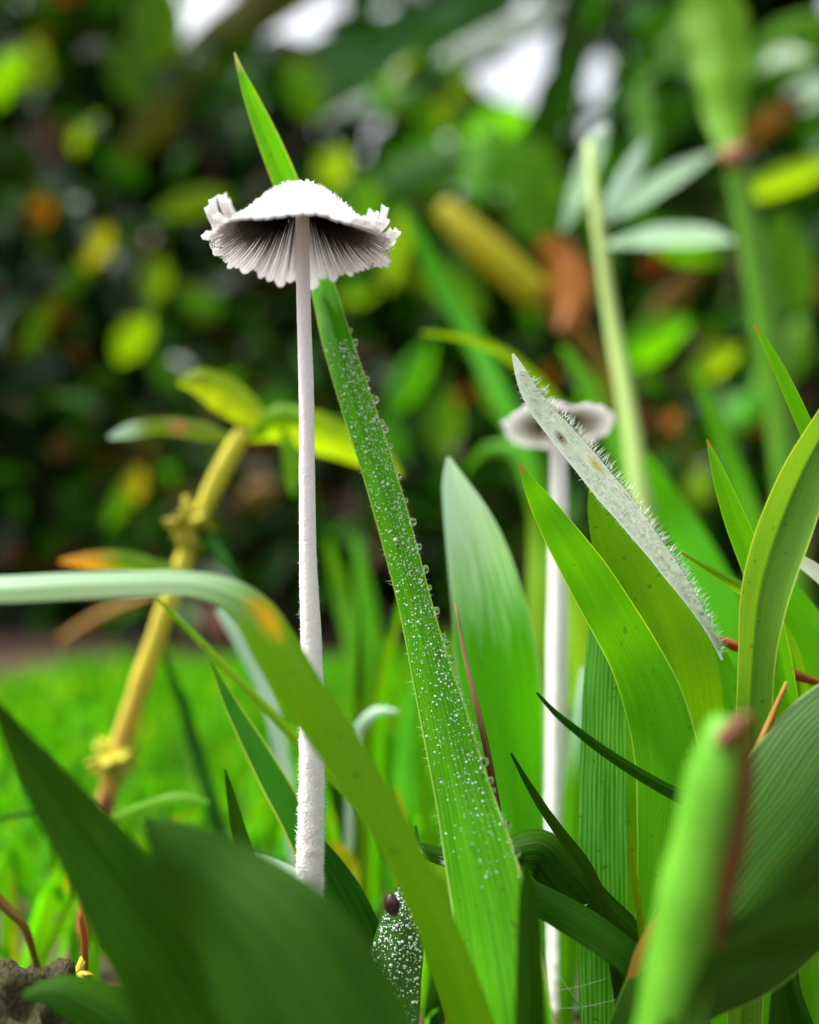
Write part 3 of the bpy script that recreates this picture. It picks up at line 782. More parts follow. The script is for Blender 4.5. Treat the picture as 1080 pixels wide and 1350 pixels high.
# soft grass stalks and blades standing in the middle distance
mid = [
    ('soft green blade slanting behind the yellow fallen stalk', [(530, 270, 8, 0.30), (580, 370, 24, 0.295), (620, 440, 26, 0.29), (660, 520, 28, 0.28), (700, 620, 30, 0.27)], 'bright'),
    ('thin lime blade arching to the tip of the hairy leaf', [(556, 438, 4, 0.20), (610, 445, 9, 0.20), (660, 462, 14, 0.20), (705, 500, 18, 0.2), (745, 550, 20, 0.2), (790, 640, 22, 0.2)], 'lime'),
    ('blurred green blade leaning beside the pale stalk', [(740, 455, 8, 0.26), (775, 510, 22, 0.255), (810, 580, 28, 0.25), (850, 680, 32, 0.24)], 'bright'),
    ('blurred olive blade leaning behind the small upright blade', [(912, 480, 8, 0.23), (940, 550, 22, 0.228), (970, 630, 26, 0.225), (1000, 720, 28, 0.22)], 'bright'),
    ('wide soft lime blade behind the hairy leaf', [(850, 600, 10, 0.2), (885, 670, 40, 0.2), (925, 750, 54, 0.195), (960, 830, 60, 0.19)], 'bright'),
    ('soft lime blade standing left of the second mushroom stem', [(700, 650, 10, 0.2), (708, 700, 30, 0.2), (710, 780, 34, 0.195), (712, 880, 36, 0.19), (716, 1000, 36, 0.185)], 'lime'),
    ('bent green blade curving over behind the waxy broad leaf', [(615, 620, 6, 0.26), (640, 592, 16, 0.255), (680, 592, 20, 0.25), (705, 640, 24, 0.245), (712, 720, 26, 0.24)], 'bright'),
    ('soft green blade standing right of the mushroom stem', [(432, 715, 8, 0.25), (450, 780, 24, 0.25), (468, 850, 30, 0.245), (482, 940, 32, 0.24)], 'bright'),
    ('soft green blade nearest the dewy blade on the lawn', [(468, 705, 8, 0.26), (480, 780, 24, 0.255), (490, 860, 30, 0.25), (496, 950, 32, 0.245)], 'bright'),
    ('short lime tuft blade between dewy blade and waxy leaf', [(588, 850, 6, 0.17), (598, 900, 14, 0.17), (610, 980, 18, 0.168), (620, 1060, 20, 0.165)], 'lime'),
    ('broad soft blade right of the second mushroom stem', [(752, 760, 10, 0.19), (765, 830, 40, 0.188), (775, 920, 52, 0.185), (770, 1050, 54, 0.18)], 'weed_leaf'),
    ('soft blade crossing low behind the second mushroom', [(700, 850, 8, 0.18), (730, 920, 30, 0.18), (765, 1000, 34, 0.178), (800, 1100, 34, 0.175)], 'lime'),
    ('dark soft blade slanting on the lawn beside the yellow stem', [(215, 860, 6, 0.2), (238, 920, 14, 0.198), (262, 1000, 18, 0.195), (285, 1080, 20, 0.19)], 'deep'),
    ('pale dry blade hanging behind the arching blade', [(290, 800, 16, 0.17), (320, 840, 28, 0.17), (345, 890, 24, 0.17), (365, 960, 20, 0.168)], 'pale_leaf'),
    ('yellow decaying blade on the lawn right of the stem', [(440, 1110, 10, 0.17), (452, 1140, 36, 0.17), (446, 1190, 46, 0.168), (430, 1240, 36, 0.166)], 'yellow'),
    ('small yellow blade tip glowing behind the dewy blade', [(522, 1040, 6, 0.18), (525, 1060, 16, 0.18), (528, 1085, 14, 0.18), (530, 1120, 14, 0.178)], 'yellow'),
    ('pale curled blade hooking over the lawn by the dewy blade', [(524, 938, 5, 0.165), (500, 936, 12, 0.165), (478, 952, 15, 0.166), (466, 985, 13, 0.168), (462, 1040, 12, 0.17)], 'pale_leaf'),
    ('soft leaning blade above the pale curled blade', [(560, 880, 6, 0.21), (545, 930, 20, 0.208), (535, 1000, 26, 0.205), (530, 1080, 28, 0.2)], 'bright'),
    ('tangled blade lying pale across the lawn by the weed foot', [(275, 1058, 5, 0.155), (240, 1050, 14, 0.155), (195, 1062, 16, 0.156), (150, 1080, 14, 0.158)], 'bright'),
    ('thin dark blade crossing the lawn at the frame edge', [(-20, 1085, 5, 0.16), (40, 1072, 6, 0.16), (75, 1065, 6, 0.16), (110, 1070, 6, 0.16)], 'deep'),
]
rs2 = np.random.default_rng(77)
for lab, pts, mat in mid:
    blade(lab, pts, mat, n=28, nu=6, turn=rng.uniform(-20, 20), fold=0.25)
for k in range(18):
    x = float(rs2.uniform(430, 1000)); d = float(rs2.uniform(0.15, 0.235)); h = float(rs2.uniform(760, 960)); b = float(rs2.normal(0, 60))
    w = float(rs2.uniform(8, 18))
    blade('thin soft grass blade filling the clump around the second mushroom',
          [(x + b, h, 2, d), (x + b * .6, h + 70, w * .7, d), (x + b * .25, h + 170, w, d), (x, h + 300, w, d)],
          ['bright', 'lime', 'weed_leaf', 'deep'][int(rs2.integers(4))], n=22, nu=4, fold=0.3, turn=float(rs2.uniform(-35, 35)), group='thin blades filling the clump')
tube('dry_straw', [(80, 845, 10, 0.3), (120, 820, 14, 0.3), (160, 800, 14, 0.3), (200, 785, 12, 0.3)], 'straw', label='dry brown straw leaning on the dark shrub edge', cat='straw', root=False)
rs_ = np.random.default_rng(44)
# ------------------------------------------------------------------ yellow-stemmed weed
weed = empty('weed', P(140, 1075, 0.19), 'weed with jointed yellow stem and a spray of light green leaves', 'weed')
weed.location.z = 0
tube('stem', [(322, 568, 20, 0.19), (300, 605, 23, 0.19), (280, 645, 25, 0.19), (258, 692, 24, 0.19), (240, 745, 24, 0.19), (215, 815, 26, 0.19), (190, 890, 27, 0.19), (165, 965, 27, 0.19), (146, 1030, 25, 0.19), (134, 1080, 24, 0.19)], 'weed_stem', weed, root=True, noise_amp=0.25)
for lab, mat, pts in [
    ('broad', 'weed_leaf', [(233, 505, 5, 0.185), (262, 503, 38, 0.186), (300, 522, 52, 0.188), (335, 550, 36, 0.19), (350, 568, 10, 0.191)]),
    ('thin', 'weed_pale', [(143, 577, 4, 0.187), (170, 568, 20, 0.187), (215, 562, 20, 0.188), (262, 568, 26, 0.189), (310, 580, 8, 0.19)]),
    ('right', 'weed_leaf', [(530, 628, 4, 0.2), (500, 606, 34, 0.199), (455, 585, 52, 0.197), (410, 570, 56, 0.195), (370, 562, 44, 0.193), (325, 578, 10, 0.19)]),
    ('top', 'lime', [(418, 560, 5, 0.186), (395, 548, 26, 0.187), (365, 550, 34, 0.188), (335, 575, 14, 0.19)]),
    ('hang', 'lime', [(386, 655, 5, 0.187), (386, 630, 22, 0.188), (384, 598, 24, 0.189), (372, 565, 10, 0.19)]),
    ('rust', 'weed_rust', [(78, 740, 4, 0.182), (115, 740, 22, 0.183), (165, 742, 30, 0.185), (215, 752, 24, 0.187), (243, 748, 8, 0.189)]),
    ('fold', 'deep', [(318, 770, 4, 0.18), (295, 740, 18, 0.182), (272, 712, 20, 0.185), (256, 692, 10, 0.189)])]:
    blade(None, pts, mat, name='leaf', parent=weed, root=False, n=24, nu=6, turn=rng.uniform(-15, 15), fold=0.2, bow=0.2)
def cluster(parent, x, y, d, r, n, seed, mat='bract', name='bract'):
    """pointed bracts standing out from a stem joint"""
    rs = np.random.default_rng(seed)
    for k in range(n):
        a = rs.uniform(0, 6.283); el = rs.normal(0, .8)
        dv = Vector((math.cos(a) * math.cos(el), math.sin(a) * math.cos(el), math.sin(el)))
        V, F = ico(1.0, 2)
        L_ = S(r, d) * rs.uniform(.45, .75)
        V = V * np.array([S(r, d) * rs.uniform(.16, .26)] * 2 + [L_])
        V[:, :2] *= np.clip(1.15 - 0.5 * (V[:, 2:3] / L_), .2, 2)
        V = V * (1 + 0.12 * np.array([[noise.noise((q[0] * 1500 + k, q[1] * 1500, q[2] * 900))] for q in V]))
        m = np.array(dv.to_track_quat('Z', 'Y').to_matrix())
        c = np.array(P(x, y, d)) + np.array(dv) * L_ * .8 * np.array([1, 1, .8])
        mk(name, V @ m.T + c, F, M[mat], parent)
cluster(weed, 254, 692, 0.189, 34, 30, 3)
cluster(weed, 150, 1000, 0.189, 31, 30, 4)
cluster(weed, 140, 1066, 0.187, 18, 9, 5, mat='husk', name='old_bract')

# ------------------------------------------------------------------ mushrooms
def interp_prof(r, tab):
    xs, ys = zip(*tab); return np.interp(r, xs, ys)

def build_mushroom(loc_px, d, Rpx, hfrac, prof, stem_pts, label, tilt=0.0, teeth=54, curl=1.0, notch=None, seed=3, gills=124, hair_n=9000, fuzz=3000, tiltz=0.0, frill=1.0, under='hymenium', gmat='gill'):
    rs = np.random.default_rng(seed)
    rim = P(loc_px[0], loc_px[1], d)
    R = S(Rpx, d); h = R * hfrac
    foot = P(stem_pts[-1][0], stem_pts[-1][1], d)
    root = empty('mushroom', (foot.x, foot.y, 0), label, 'mushroom')
    rot = Matrix.Rotation(tilt, 3, 'X') @ Matrix.Rotation(tiltz, 3, 'Y')
    rotn = np.array(rot)
    rim_a = np.array(rim)
    prof_x = np.linspace(0, 1.15, 200)
    pz = interp_prof(prof_x, prof)
    ker = np.ones(13) / 13
    pzs = np.convolve(np.pad(pz, 6, mode='edge'), ker, 'valid')
    def zprof(r): return h * (1 - np.interp(r, prof_x, pzs))
    # teeth of the torn margin
    bounds = np.cumsum(rs.uniform(.6, 1.4, teeth)); bounds = np.concatenate([[0], bounds]) / bounds[-1] * 2 * math.pi
    Ls = rs.uniform(.95, 1.04, teeth); cu = rs.uniform(0, .7, teeth)
    for i in range(0, teeth, 3):
        g_ = rs.uniform(0, .5) if rs.uniform() < .55 else rs.uniform(.6, 1.3)
        cu[i:i + 2] += g_; Ls[i:i + 3] += rs.normal(0, .025)
    def droop(th):      # slow waviness of the margin
        return 0.05 * math.sin(2 * th + 0.7) + 0.04 * math.sin(5 * th + 2.1)
    na, nr = 6, 46
    V, F, rho = [], [], []
    rows = np.concatenate([np.linspace(0.0, .78, 26), np.linspace(.80, 1, nr - 26)])
    def surf(th, r, L_, c, a):
        rr = r * L_ * (1 - frill * 0.05 * (2 * a - 1) ** 2 * max(0, (r - .8) / .2))
        if notch is not None:
            dth = (th - notch[0] + math.pi) % (2 * math.pi) - math.pi
            rr *= 1 - notch[1] * math.exp(-(dth / notch[2]) ** 2)
        z = zprof(rr) + h * droop(th) * rr ** 3
        s = max(0.0, (r - .80) / .2)
        z += c * h * 0.30 * s ** 1.6
        rr2 = rr - c * 0.03 * s ** 2.2
        z += 0.016 * h * math.cos(4 * math.pi * a) * max(0, r - .35) ** .7
        return rr2, z
    k = 0
    for i in range(teeth):
        t0, t1 = bounds[i], bounds[i + 1]; tm = (t0 + t1) / 2
        side = abs(math.cos(tm)) ** 1.5
        c = curl * (0.10 + side * 0.95) * (0.25 + 0.95 * cu[i]) if math.sin(tm) < 0.25 else curl * 0.12 * cu[i]
        if math.sin(tm) < -0.75: c *= 0.15
        for j in range(nr):
            r = rows[j]
            for q in range(na + 1):
                a = q / na
                th = t0 + (t1 - t0) * a
                s = max(0.0, (r - .86) / .14)
                th = tm + (th - tm) * (1 - 0.2 * frill * s)
                rr, z = surf(th, r, Ls[i], c, a)
                jit = rs.normal(0, 0.006) * h * r if 0 < q < na else 0
                V.append([rr * R * math.cos(th), rr * R * math.sin(th), z + jit]); rho.append(rr)
        for j in range(nr - 1):
            for q in range(na):
                p = k + j * (na + 1) + q
                F.append([p, p + 1, p + na + 2, p + na + 1])
        k += nr * (na + 1)
    V = np.array(V)
    bm = bmesh.new()
    lay = bm.verts.layers.float.new('rho')
    bv = []
    for v, r in zip(V @ rotn.T + rim_a, rho):
        x = bm.verts.new(v); x[lay] = r; bv.append(x)
    for f in F: bm.faces.new([bv[x] for x in f])
    bmesh.ops.remove_doubles(bm, verts=bm.verts, dist=R * 2e-4)
    bmesh.ops.recalc_face_normals(bm, faces=bm.faces)
    for f in bm.faces: f.smooth = True
    me = bpy.data.meshes.new('cap'); bm.to_mesh(me); bm.free()
    me.transform(Matrix.Translation(-Vector(root.location)))
    me.materials.append(M['cap']); me.materials.append(M[under])
    cap = bpy.data.objects.new('cap', me); COL.objects.link(cap); cap.parent = root
    so = cap.modifiers.new('thickness', 'SOLIDIFY'); so.thickness = R * 0.022; so.offset = -1; so.material_offset = 1; so.material_offset_rim = 0
    # gills: thin radial plates under the cap
    GV, GF, GR = [], [], []
    k = 0; gr = np.linspace(.10, .94, 16)
    for i in range(gills):
        th = 2 * math.pi * i / gills + rs.normal(0, .006)
        if notch is not None and abs((th - notch[0] + math.pi) % (2 * math.pi) - math.pi) < notch[2]: continue
        r0 = rs.choice([.10, .22, .4], p=[.6, .2, .2])
        wob = rs.normal(0, .012, 16).cumsum() * .25
        wob -= wob[0]
        for j, r in enumerate(gr):
            r = r0 + (r - .10) * (.94 - r0) / .84
            z = float(zprof(r)) + h * droop(th) * r ** 3 - R * 0.02
            dep = R * 0.085 * max(0.0, math.sin(math.pi * min(1, (r * .95 + .09)) ** .62)) ** 1.1 + R * .004
            t2 = th + wob[j] * .2
            GV.append([r * R * math.cos(t2), r * R * math.sin(t2), z]); GV.append([r * R * math.cos(t2), r * R * math.sin(t2), z - dep])
            GR += [r, r]
        for j in range(15):
            p = k + 2 * j; GF.append([p, p + 1, p + 3, p + 2])
        k += 32
    tag(mk('gill_layer', np.array(GV) @ rotn.T + rim_a, GF, M[gmat], root, attrs={'rho': GR}), kind='stuff')
    # woolly fibrils on the cap
    if fuzz:
        r = np.sqrt(rs.uniform(0, .9, fuzz)); th = rs.uniform(0, 2 * math.pi, fuzz)
        b = np.stack([r * R * np.cos(th), r * R * np.sin(th), zprof(r)], 1)
        dd = np.stack([np.cos(th) * rs.uniform(-.2, 1, fuzz), np.sin(th) * rs.uniform(-.2, 1, fuzz), rs.uniform(.1, .9, fuzz)], 1) + rs.normal(0, .35, (fuzz, 3))
        hv, hf = hairs_geo(b @ rotn.T + rim_a, dd @ rotn.T, rs.uniform(.015, .05, fuzz) * R, R * .006)
        tag(mk('cap_fibril', hv, hf, M['fibre'], cap_parent(cap), None), kind='stuff')
    # stem
    ctrl = []
    ap = rim_a + rotn @ np.array([0, 0, h * .93])
    for n_, (x, y, w) in enumerate(stem_pts):
        p = P(x, y, d)
        ctrl.append([p.x, p.y, p.z, S(w, d) / 2])
    ctrl[0][:3] = ap.tolist()
    ctrl.append([ctrl[-1][0], ctrl[-1][1] + .001, -0.006, ctrl[-1][3] * 1.15])
    ns, nn = 28, 260
    c = catmull(ctrl, nn)
    T = frame_path(c[:, :3])
    sv = np.zeros((nn, ns, 3))
    nrmv = np.zeros((nn, ns, 3))
    for i in range(nn):
        frac = i / (nn - 1)
        for q in range(ns):
            a = 2 * math.pi * q / ns
            dv = np.array([math.cos(a), math.sin(a), 0])
            amp = 0.03 + 0.10 * max(0, frac - .35)
            zz = c[i, 2]
            f1 = noise.noise((dv[0] * 2.2, dv[1] * 2.2, zz * 900)) + .6 * noise.noise((dv[0] * 5, dv[1] * 5, zz * 2500))
            f2 = 0.05 * noise.noise((zz * 120, 3.3, seed)) 
            sv[i, q] = c[i, :3] + dv * c[i, 3] * (1 + amp * f1 + f2)
            nrmv[i, q] = dv
    idx = np.arange(nn * ns).reshape(nn, ns); nx = np.roll(idx, -1, 1)
    SF = np.stack([idx[:-1].ravel(), idx[1:].ravel(), nx[1:].ravel(), nx[:-1].ravel()], 1)
    stem = mk('stem', sv.reshape(-1, 3), SF, M['mushroom'], root)
    if hair_n:
        w_ = np.linspace(0, 1, nn) ** 1.6 + .05; w_ /= w_.sum()
        ii = rs.choice(nn, hair_n, p=w_); qq = rs.integers(0, ns, hair_n)
        b = sv[ii, qq] - nrmv[ii, qq] * .00005
        dd = nrmv[ii, qq] + rs.normal(0, .55, (hair_n, 3))
        fr = ii / nn
        ln = (0.00012 + 0.00085 * fr ** 1.5) * rs.uniform(.3, 1.25, hair_n)
        ln *= np.where(rs.uniform(0, 1, hair_n) < .03, 1.9, 1.0)
        hv, hf = hairs_geo(b, dd, ln, 0.00003 + 0.00004 * fr)
        tag(mk('stem_fibril', hv, hf, M['fibre'], stem), kind='stuff')
    return root

def cap_parent(o): return o

PROF1 = [(0, 0), (.1, .012), (.2, .06), (.3, .15), (.4, .27), (.5, .41), (.6, .55), (.7, .69), (.8, .81), (.9, .91), (1.0, 1.0), (1.15, 1.12)]
build_mushroom((398, 331), 0.120, 126, 0.70, PROF1,
               [(398, 262, 18), (399, 330, 18), (401, 420, 19), (404, 520, 20), (405, 640, 21), (407, 760, 24), (411, 860, 28), (412, 950, 33), (411, 1060, 34), (409, 1150, 35), (408, 1240, 36), (408, 1330, 38)],
               'tall white mushroom with a frilled cap over dark gills, in front of the dewy blade', curl=1.0, seed=3, tilt=R_(-3))
PROF2 = [(0, 0), (.3, .25), (.6, .75), (.8, .95), (1.0, 1.0), (1.15, .9)]
build_mushroom((735, 560), 0.165, 72, 0.16, PROF2,
               [(737, 565, 22), (737, 640, 23), (736, 760, 25), (735, 880, 27), (734, 1000, 27), (734, 1100, 29), (738, 1200, 34), (742, 1290, 40)],
               'smaller white mushroom with a flat notched cap, partly hidden by the hairy leaf', tilt=R_(-20), teeth=40, curl=0.12, notch=(R_(-82), .22, .22), seed=9, gills=60, hair_n=1500, fuzz=0, frill=0.3, under='hymenium_pale', gmat='gill_pale')

# ------------------------------------------------------------------ tall dewy blade in focus
blade('tall upright blade beaded with dew, passing behind the frilled mushroom cap',
      [(309, 69, 2, 0.131), (318, 98, 11, 0.131), (332, 135, 21, 0.132), (350, 180, 29, 0.133), (372, 235, 33, 0.1345), (400, 310, 35, 0.136), (424, 382, 34, 0.134), (442, 450, 41, 0.130), (470, 540, 45, 0.1275),
       (497, 625, 44, 0.126), (521, 710, 45, 0.1245), (545, 800, 46, 0.123), (562, 870, 52, 0.121), (582, 950, 64, 0.1185), (603, 1040, 76, 0.115), (624, 1130, 96, 0.111), (645, 1230, 112, 0.107), (664, 1350, 120, 0.102)],
      'dewy', key='dewy', fold=0.42, turn=-18, n=150, nu=14, wave=0.012)

# broad leaf, sky sheen painted into its tip colour
blade('broad waxy leaf with a painted sky sheen at its tip standing left of the second mushroom stem',
      [(591, 603, 5, 0.146), (598, 630, 30, 0.146), (612, 670, 56, 0.146), (627, 715, 78, 0.146), (640, 760, 94, 0.146), (650, 810, 102, 0.146), (660, 880, 108, 0.146), (667, 960, 108, 0.146), (674, 1050, 98, 0.145), (678, 1150, 84, 0.143), (680, 1260, 70, 0.141)],
      'whitened', key='whitened', fold=0.12, bow=0.2, turn=12, n=70, nu=12)

# hairy folded leaf: green face and pale folded-over underside
he = empty('hairy_leaf', P(900, 1300, 0.13), 'green leaf with its margin folded over showing a pale hairy underside', 'grass leaf')
he.location.z = 0
blade(None, [(779, 634, 4, 0.1262), (790, 668, 30, 0.1262), (812, 712, 66, 0.1262), (840, 765, 94, 0.126), (868, 825, 116, 0.126), (890, 890, 122, 0.126), (900, 970, 110, 0.127), (900, 1080, 90, 0.128), (900, 1200, 70, 0.129)],
      'bright', name='leaf_face', parent=he, fold=0.1, bow=0.15, turn=8, n=60, nu=12)
blade(None, [(676, 466, 3, 0.1215), (684, 486, 14, 0.1215), (694, 510, 21, 0.1215), (712, 540, 27, 0.1215), (740, 573, 32, 0.1218), (775, 615, 34, 0.122), (812, 660, 34, 0.1225), (846, 703, 30, 0.123), (880, 747, 25, 0.1235), (910, 790, 17, 0.124), (938, 838, 8, 0.1245), (952, 870, 3, 0.125)],
      'hairy', name='folded_underside', parent=he, root=False, key='hairy', fold=-0.3, turn=12, n=90, nu=8, wave=0.03)
he_o, hi = BL['hairy']
def edge_hairs(info, col_j, n, ln, rad, parent, mat, out_sign, t0=0.03, t1=0.97, spread=.35, lean=0.3, seed=1, name='leaf_hair', fwd=0.0):
    rs = np.random.default_rng(seed)
    vv = info['verts']; N_ = info['n']
    f = rs.uniform(t0, t1, n) * (N_ - 1)
    i = f.astype(int); fr = (f - i)[:, None]
    j = np.array([col_j] * n) if np.isscalar(col_j) else rs.choice(col_j, n)
    b = vv[i, j] * (1 - fr) + vv[np.minimum(i + 1, N_ - 1), j] * fr
    dd = info['S'][i] * out_sign + info['T'][i] * lean + info['N'][i] * fwd + rs.normal(0, spread, (n, 3))
    hv, hf = hairs_geo(b, dd, ln * rs.uniform(.35, 1.3, n), rad)
    return tag(mk(name, hv, hf, M[mat], parent), kind='stuff')
# which side is the upper right one?
def side_sign(info, right=True):
    return 1 if (info['S'][len(info['S']) // 2][0] > 0) == right else -1
ss = side_sign(hi)
edge_hairs(hi, 8 if ss > 0 else 0, 420, 0.0016, 0.00005, he_o, 'hair', ss, .08, .98, .25, -0.1, 2)
edge_hairs(hi, 0 if ss > 0 else 8, 90, 0.0006, 0.00003, he_o, 'hair', -ss, .05, .6, .3, 0, 3)
edge_hairs(hi, list(range(1, 8)), 1800, 0.0008, 0.000035, he_o, 'hair', ss, .05, .97, .6, 0, 4, fwd=-0.8)

# green leaf lying in front of it
blade('pointed smooth green leaf slanting in front of the second mushroom stem',
      [(685, 612, 2, 0.1205), (697, 636, 16, 0.1205), (714, 665, 32, 0.121), (740, 708, 48, 0.121), (770, 755, 60, 0.1215), (805, 812, 64, 0.1215), (836, 868, 68, 0.122), (862, 930, 80, 0.122), (878, 1000, 90, 0.122), (880, 1090, 82, 0.122), (874, 1190, 74, 0.122), (868, 1330, 64, 0.122)],
      'fresh', key='front', fold=0.16, turn=-14, n=100, nu=12)
# striped blade
blade('upright pale-striped ribbed blade right of the second mushroom stem',
      [(806, 740, 40, 0.1275), (802, 840, 52, 0.127), (798, 930, 58, 0.1265), (796, 1020, 62, 0.126), (795, 1110, 64, 0.1255), (796, 1210, 66, 0.125), (797, 1350, 66, 0.1245)],
      'stripe', fold=0.12, turn=8, n=80, nu=12)

# upright folded leaf at the right
blade('upright folded leaf with a dark crease beside the hairy leaf',
      [(1130, 480, 20, 0.119), (1100, 545, 48, 0.119), (1060, 620, 62, 0.119), (1027, 700, 66, 0.119), (1004, 780, 58, 0.119), (994, 860, 46, 0.119), (990, 940, 44, 0.1195), (988, 1030, 48, 0.12), (985, 1140, 46, 0.12)],
      'silky', key='folded', fold=-0.75, turn=14, n=80, nu=12)
blade('short bristly blade rising behind the upright folded leaf',
      [(993, 427, 2, 0.1215), (1007, 450, 9, 0.1215), (1026, 488, 14, 0.1217), (1045, 530, 18, 0.122), (1064, 574, 20, 0.1223), (1090, 640, 22, 0.123), (1110, 740, 24, 0.124)],
      'fresh', key='bristly', fold=0.5, turn=-25, n=50, nu=6)
bo, bi = BL['bristly']
s2 = side_sign(bi, right=False)
edge_hairs(bi, 0 if s2 < 0 else 6, 110, 0.0011, 0.00007, bo, 'hair_green', s2, .2, .6, .18, 0.1, 6)
blade('small slender blade with a pinkish tip behind the upright folded leaf',
      [(932, 579, 2, 0.1245), (942, 606, 14, 0.1245), (957, 648, 22, 0.1247), (975, 695, 30, 0.125), (995, 745, 32, 0.1255), (1020, 830, 32, 0.126)], 'fresh', fold=0.35, turn=15, n=40)
blade('narrow pale-edged blade poking out left of the upright folded leaf',
      [(898, 728, 3, 0.129), (930, 746, 10, 0.129), (965, 766, 14, 0.129), (1000, 790, 18, 0.13), (1040, 850, 22, 0.131), (1060, 960, 24, 0.132)], 'fresh', fold=0.5, turn=20, n=40)
blade('whitish hairy blade end showing right of the upright folded leaf',
      [(1030, 722, 6, 0.128), (1052, 738, 18, 0.128), (1080, 757, 22, 0.128), (1120, 800, 26, 0.128), (1150, 900, 26, 0.128)], 'hairy', fold=0.3, turn=-15, n=40)
blade('broad green leaf slanting down right of the upright folded leaf',
      [(1010, 735, 20, 0.136), (1035, 790, 52, 0.136), (1070, 850, 74, 0.136), (1105, 920, 84, 0.136), (1130, 1020, 80, 0.136)], 'bright', fold=0.2, turn=18, n=40)
blade('broad mid green leaf filling the gap behind the cut stalk',
      [(935, 850, 30, 0.136), (950, 930, 80, 0.135), (965, 1020, 92, 0.134), (975, 1110, 90, 0.133), (975, 1210, 80, 0.132)], 'bright', fold=0.12, turn=-10, n=40)
blade('dark green leaf in shade beside the straw stem',
      [(1040, 850, 16, 0.142), (1045, 920, 70, 0.141), (1050, 1000, 90, 0.14), (1050, 1100, 90, 0.14)], 'deep', fold=0.12, turn=10, n=30)
tube('twig', [(938, 838, 8, 0.131), (965, 850, 13, 0.131), (1000, 866, 15, 0.131), (1032, 884, 15, 0.131), (1066, 896, 12, 0.131), (1110, 905, 10, 0.131)], 'rust', label='short brown twig caught behind the upright folded leaf', cat='twig', jitter=.12, noise_amp=.3)
tube('straw_stem', [(1037, 899, 4, 0.114), (1024, 930, 7, 0.114), (1008, 968, 10, 0.114), (992, 1008, 12, 0.114), (975, 1060, 12, 0.114), (955, 1130, 12, 0.114)], 'straw', label='thin tan straw rising behind the cut stalk', cat='straw', root=True)
# seed husk beside the dark leaf
def lump(name, x, y, d, rx, ry, mat, label, cat, ang=0.0, seed=0, sub=3, rough_=.12):
    V, F = ico(1.0, sub); rs = np.random.default_rng(seed)
    nz = np.array([noise.noise((v[0] * 2 + seed, v[1] * 2, v[2] * 2)) for v in V])[:, None]
    V = V * np.array([S(rx, d), S(min(rx, ry), d), S(ry, d)]) * (1 + rough_ * nz)
    m = np.array(Matrix.Rotation(ang, 3, 'Y'))
    return tag(mk(name, V @ m.T + np.array(P(x, y, d)), F, M[mat]), label, cat)
lump('seed_husk', 1031, 1004, 0.1125, 18, 8, 'husk', 'dark reddish husk lodged at the upper edge of the broad dark leaf', 'seed husk', R_(-35), 3)
lump('dark_seed', 517, 1193, 0.1195, 10, 15, 'seed', 'small dark oval seed stuck to the dewdrop-covered leaf', 'seed', R_(-15), 5)

# thin blades and stalks low in the centre
tube('purple_stalk', [(601, 795, 4, 0.1195), (611, 855, 6, 0.1195), (626, 920, 8, 0.119), (642, 990, 9, 0.1185), (656, 1070, 11, 0.118), (668, 1140, 12, 0.1175), (678, 1215, 14, 0.117)], 'purple', label='thin dark purple stalk between the dewy blade and the waxy leaf', cat='stalk', root=True)
blade('thin dark green blade curling up in front of the striped blade',
      [(708, 913, 3, 0.117), (728, 935, 8, 0.117), (758, 960, 11, 0.1165), (795, 988, 13, 0.1165), (835, 1014, 15, 0.1165), (875, 1037, 17, 0.117), (915, 1058, 20, 0.117), (960, 1095, 22, 0.117)], 'dark', fold=0.7, turn=15, n=50)
blade('thin bent dark blade standing left of the striped blade',
      [(674, 993, 3, 0.119), (692, 1025, 8, 0.119), (715, 1062, 12, 0.119), (742, 1100, 15, 0.119), (772, 1140, 18, 0.119), (800, 1210, 20, 0.119)], 'dark', fold=0.6, turn=15, n=50)
blade('rounded dark leaf folded over below the waxy leaf',
      [(668, 1160, 16, 0.124), (676, 1122, 50, 0.123), (712, 1112, 60, 0.1225), (752, 1150, 62, 0.122), (800, 1200, 60, 0.1215), (850, 1250, 56, 0.121)], 'dark', fold=0.25, turn=25, bow=.5, n=50, nu=10)
blade('dark blade lying across the clump from dewy blade to straw leaf',
      [(500, 1108, 6, 0.122), (545, 1117, 18, 0.1215), (600, 1133, 24, 0.121), (660, 1157, 34, 0.119), (715, 1185, 40, 0.1155), (775, 1220, 44, 0.113), (835, 1262, 44, 0.111), (890, 1310, 44, 0.11)], 'dark', fold=0.4, turn=20, n=60, nu=8)
blade('dark narrow blade standing close right of the dewy blade foot',
      [(694, 1135, 6, 0.1), (697, 1180, 26, 0.0995), (699, 1240, 34, 0.099), (701, 1350, 40, 0.098)], 'dark', fold=0.35, turn=10, n=40)
blade('slim light sliver of blade between striped blade and smooth leaf',
      [(829, 1090, 3, 0.119), (833, 1120, 7, 0.119), (836, 1160, 11, 0.119), (842, 1200, 8, 0.119), (850, 1290, 8, 0.119)], 'lime', fold=0.3, n=24)
blade('tan dry leaf strip leaning behind the cut stalk',
      [(910, 1160, 6, 0.108), (890, 1192, 20, 0.108), (868, 1228, 28, 0.108), (846, 1270, 24, 0.109), (832, 1320, 20, 0.11)], 'straw', name='dry_leaf', cat='dry leaf', fold=0.3, turn=15, n=30)
blade('slim yellow-green shoot behind the foot of the dewy blade',
      [(556, 1190, 6, 0.138), (568, 1235, 22, 0.138), (584, 1280, 26, 0.137), (598, 1330, 24, 0.136), (608, 1370, 22, 0.136)], 'lime', name='grass_shoot', cat='grass shoot', fold=0.5, turn=10, n=30)

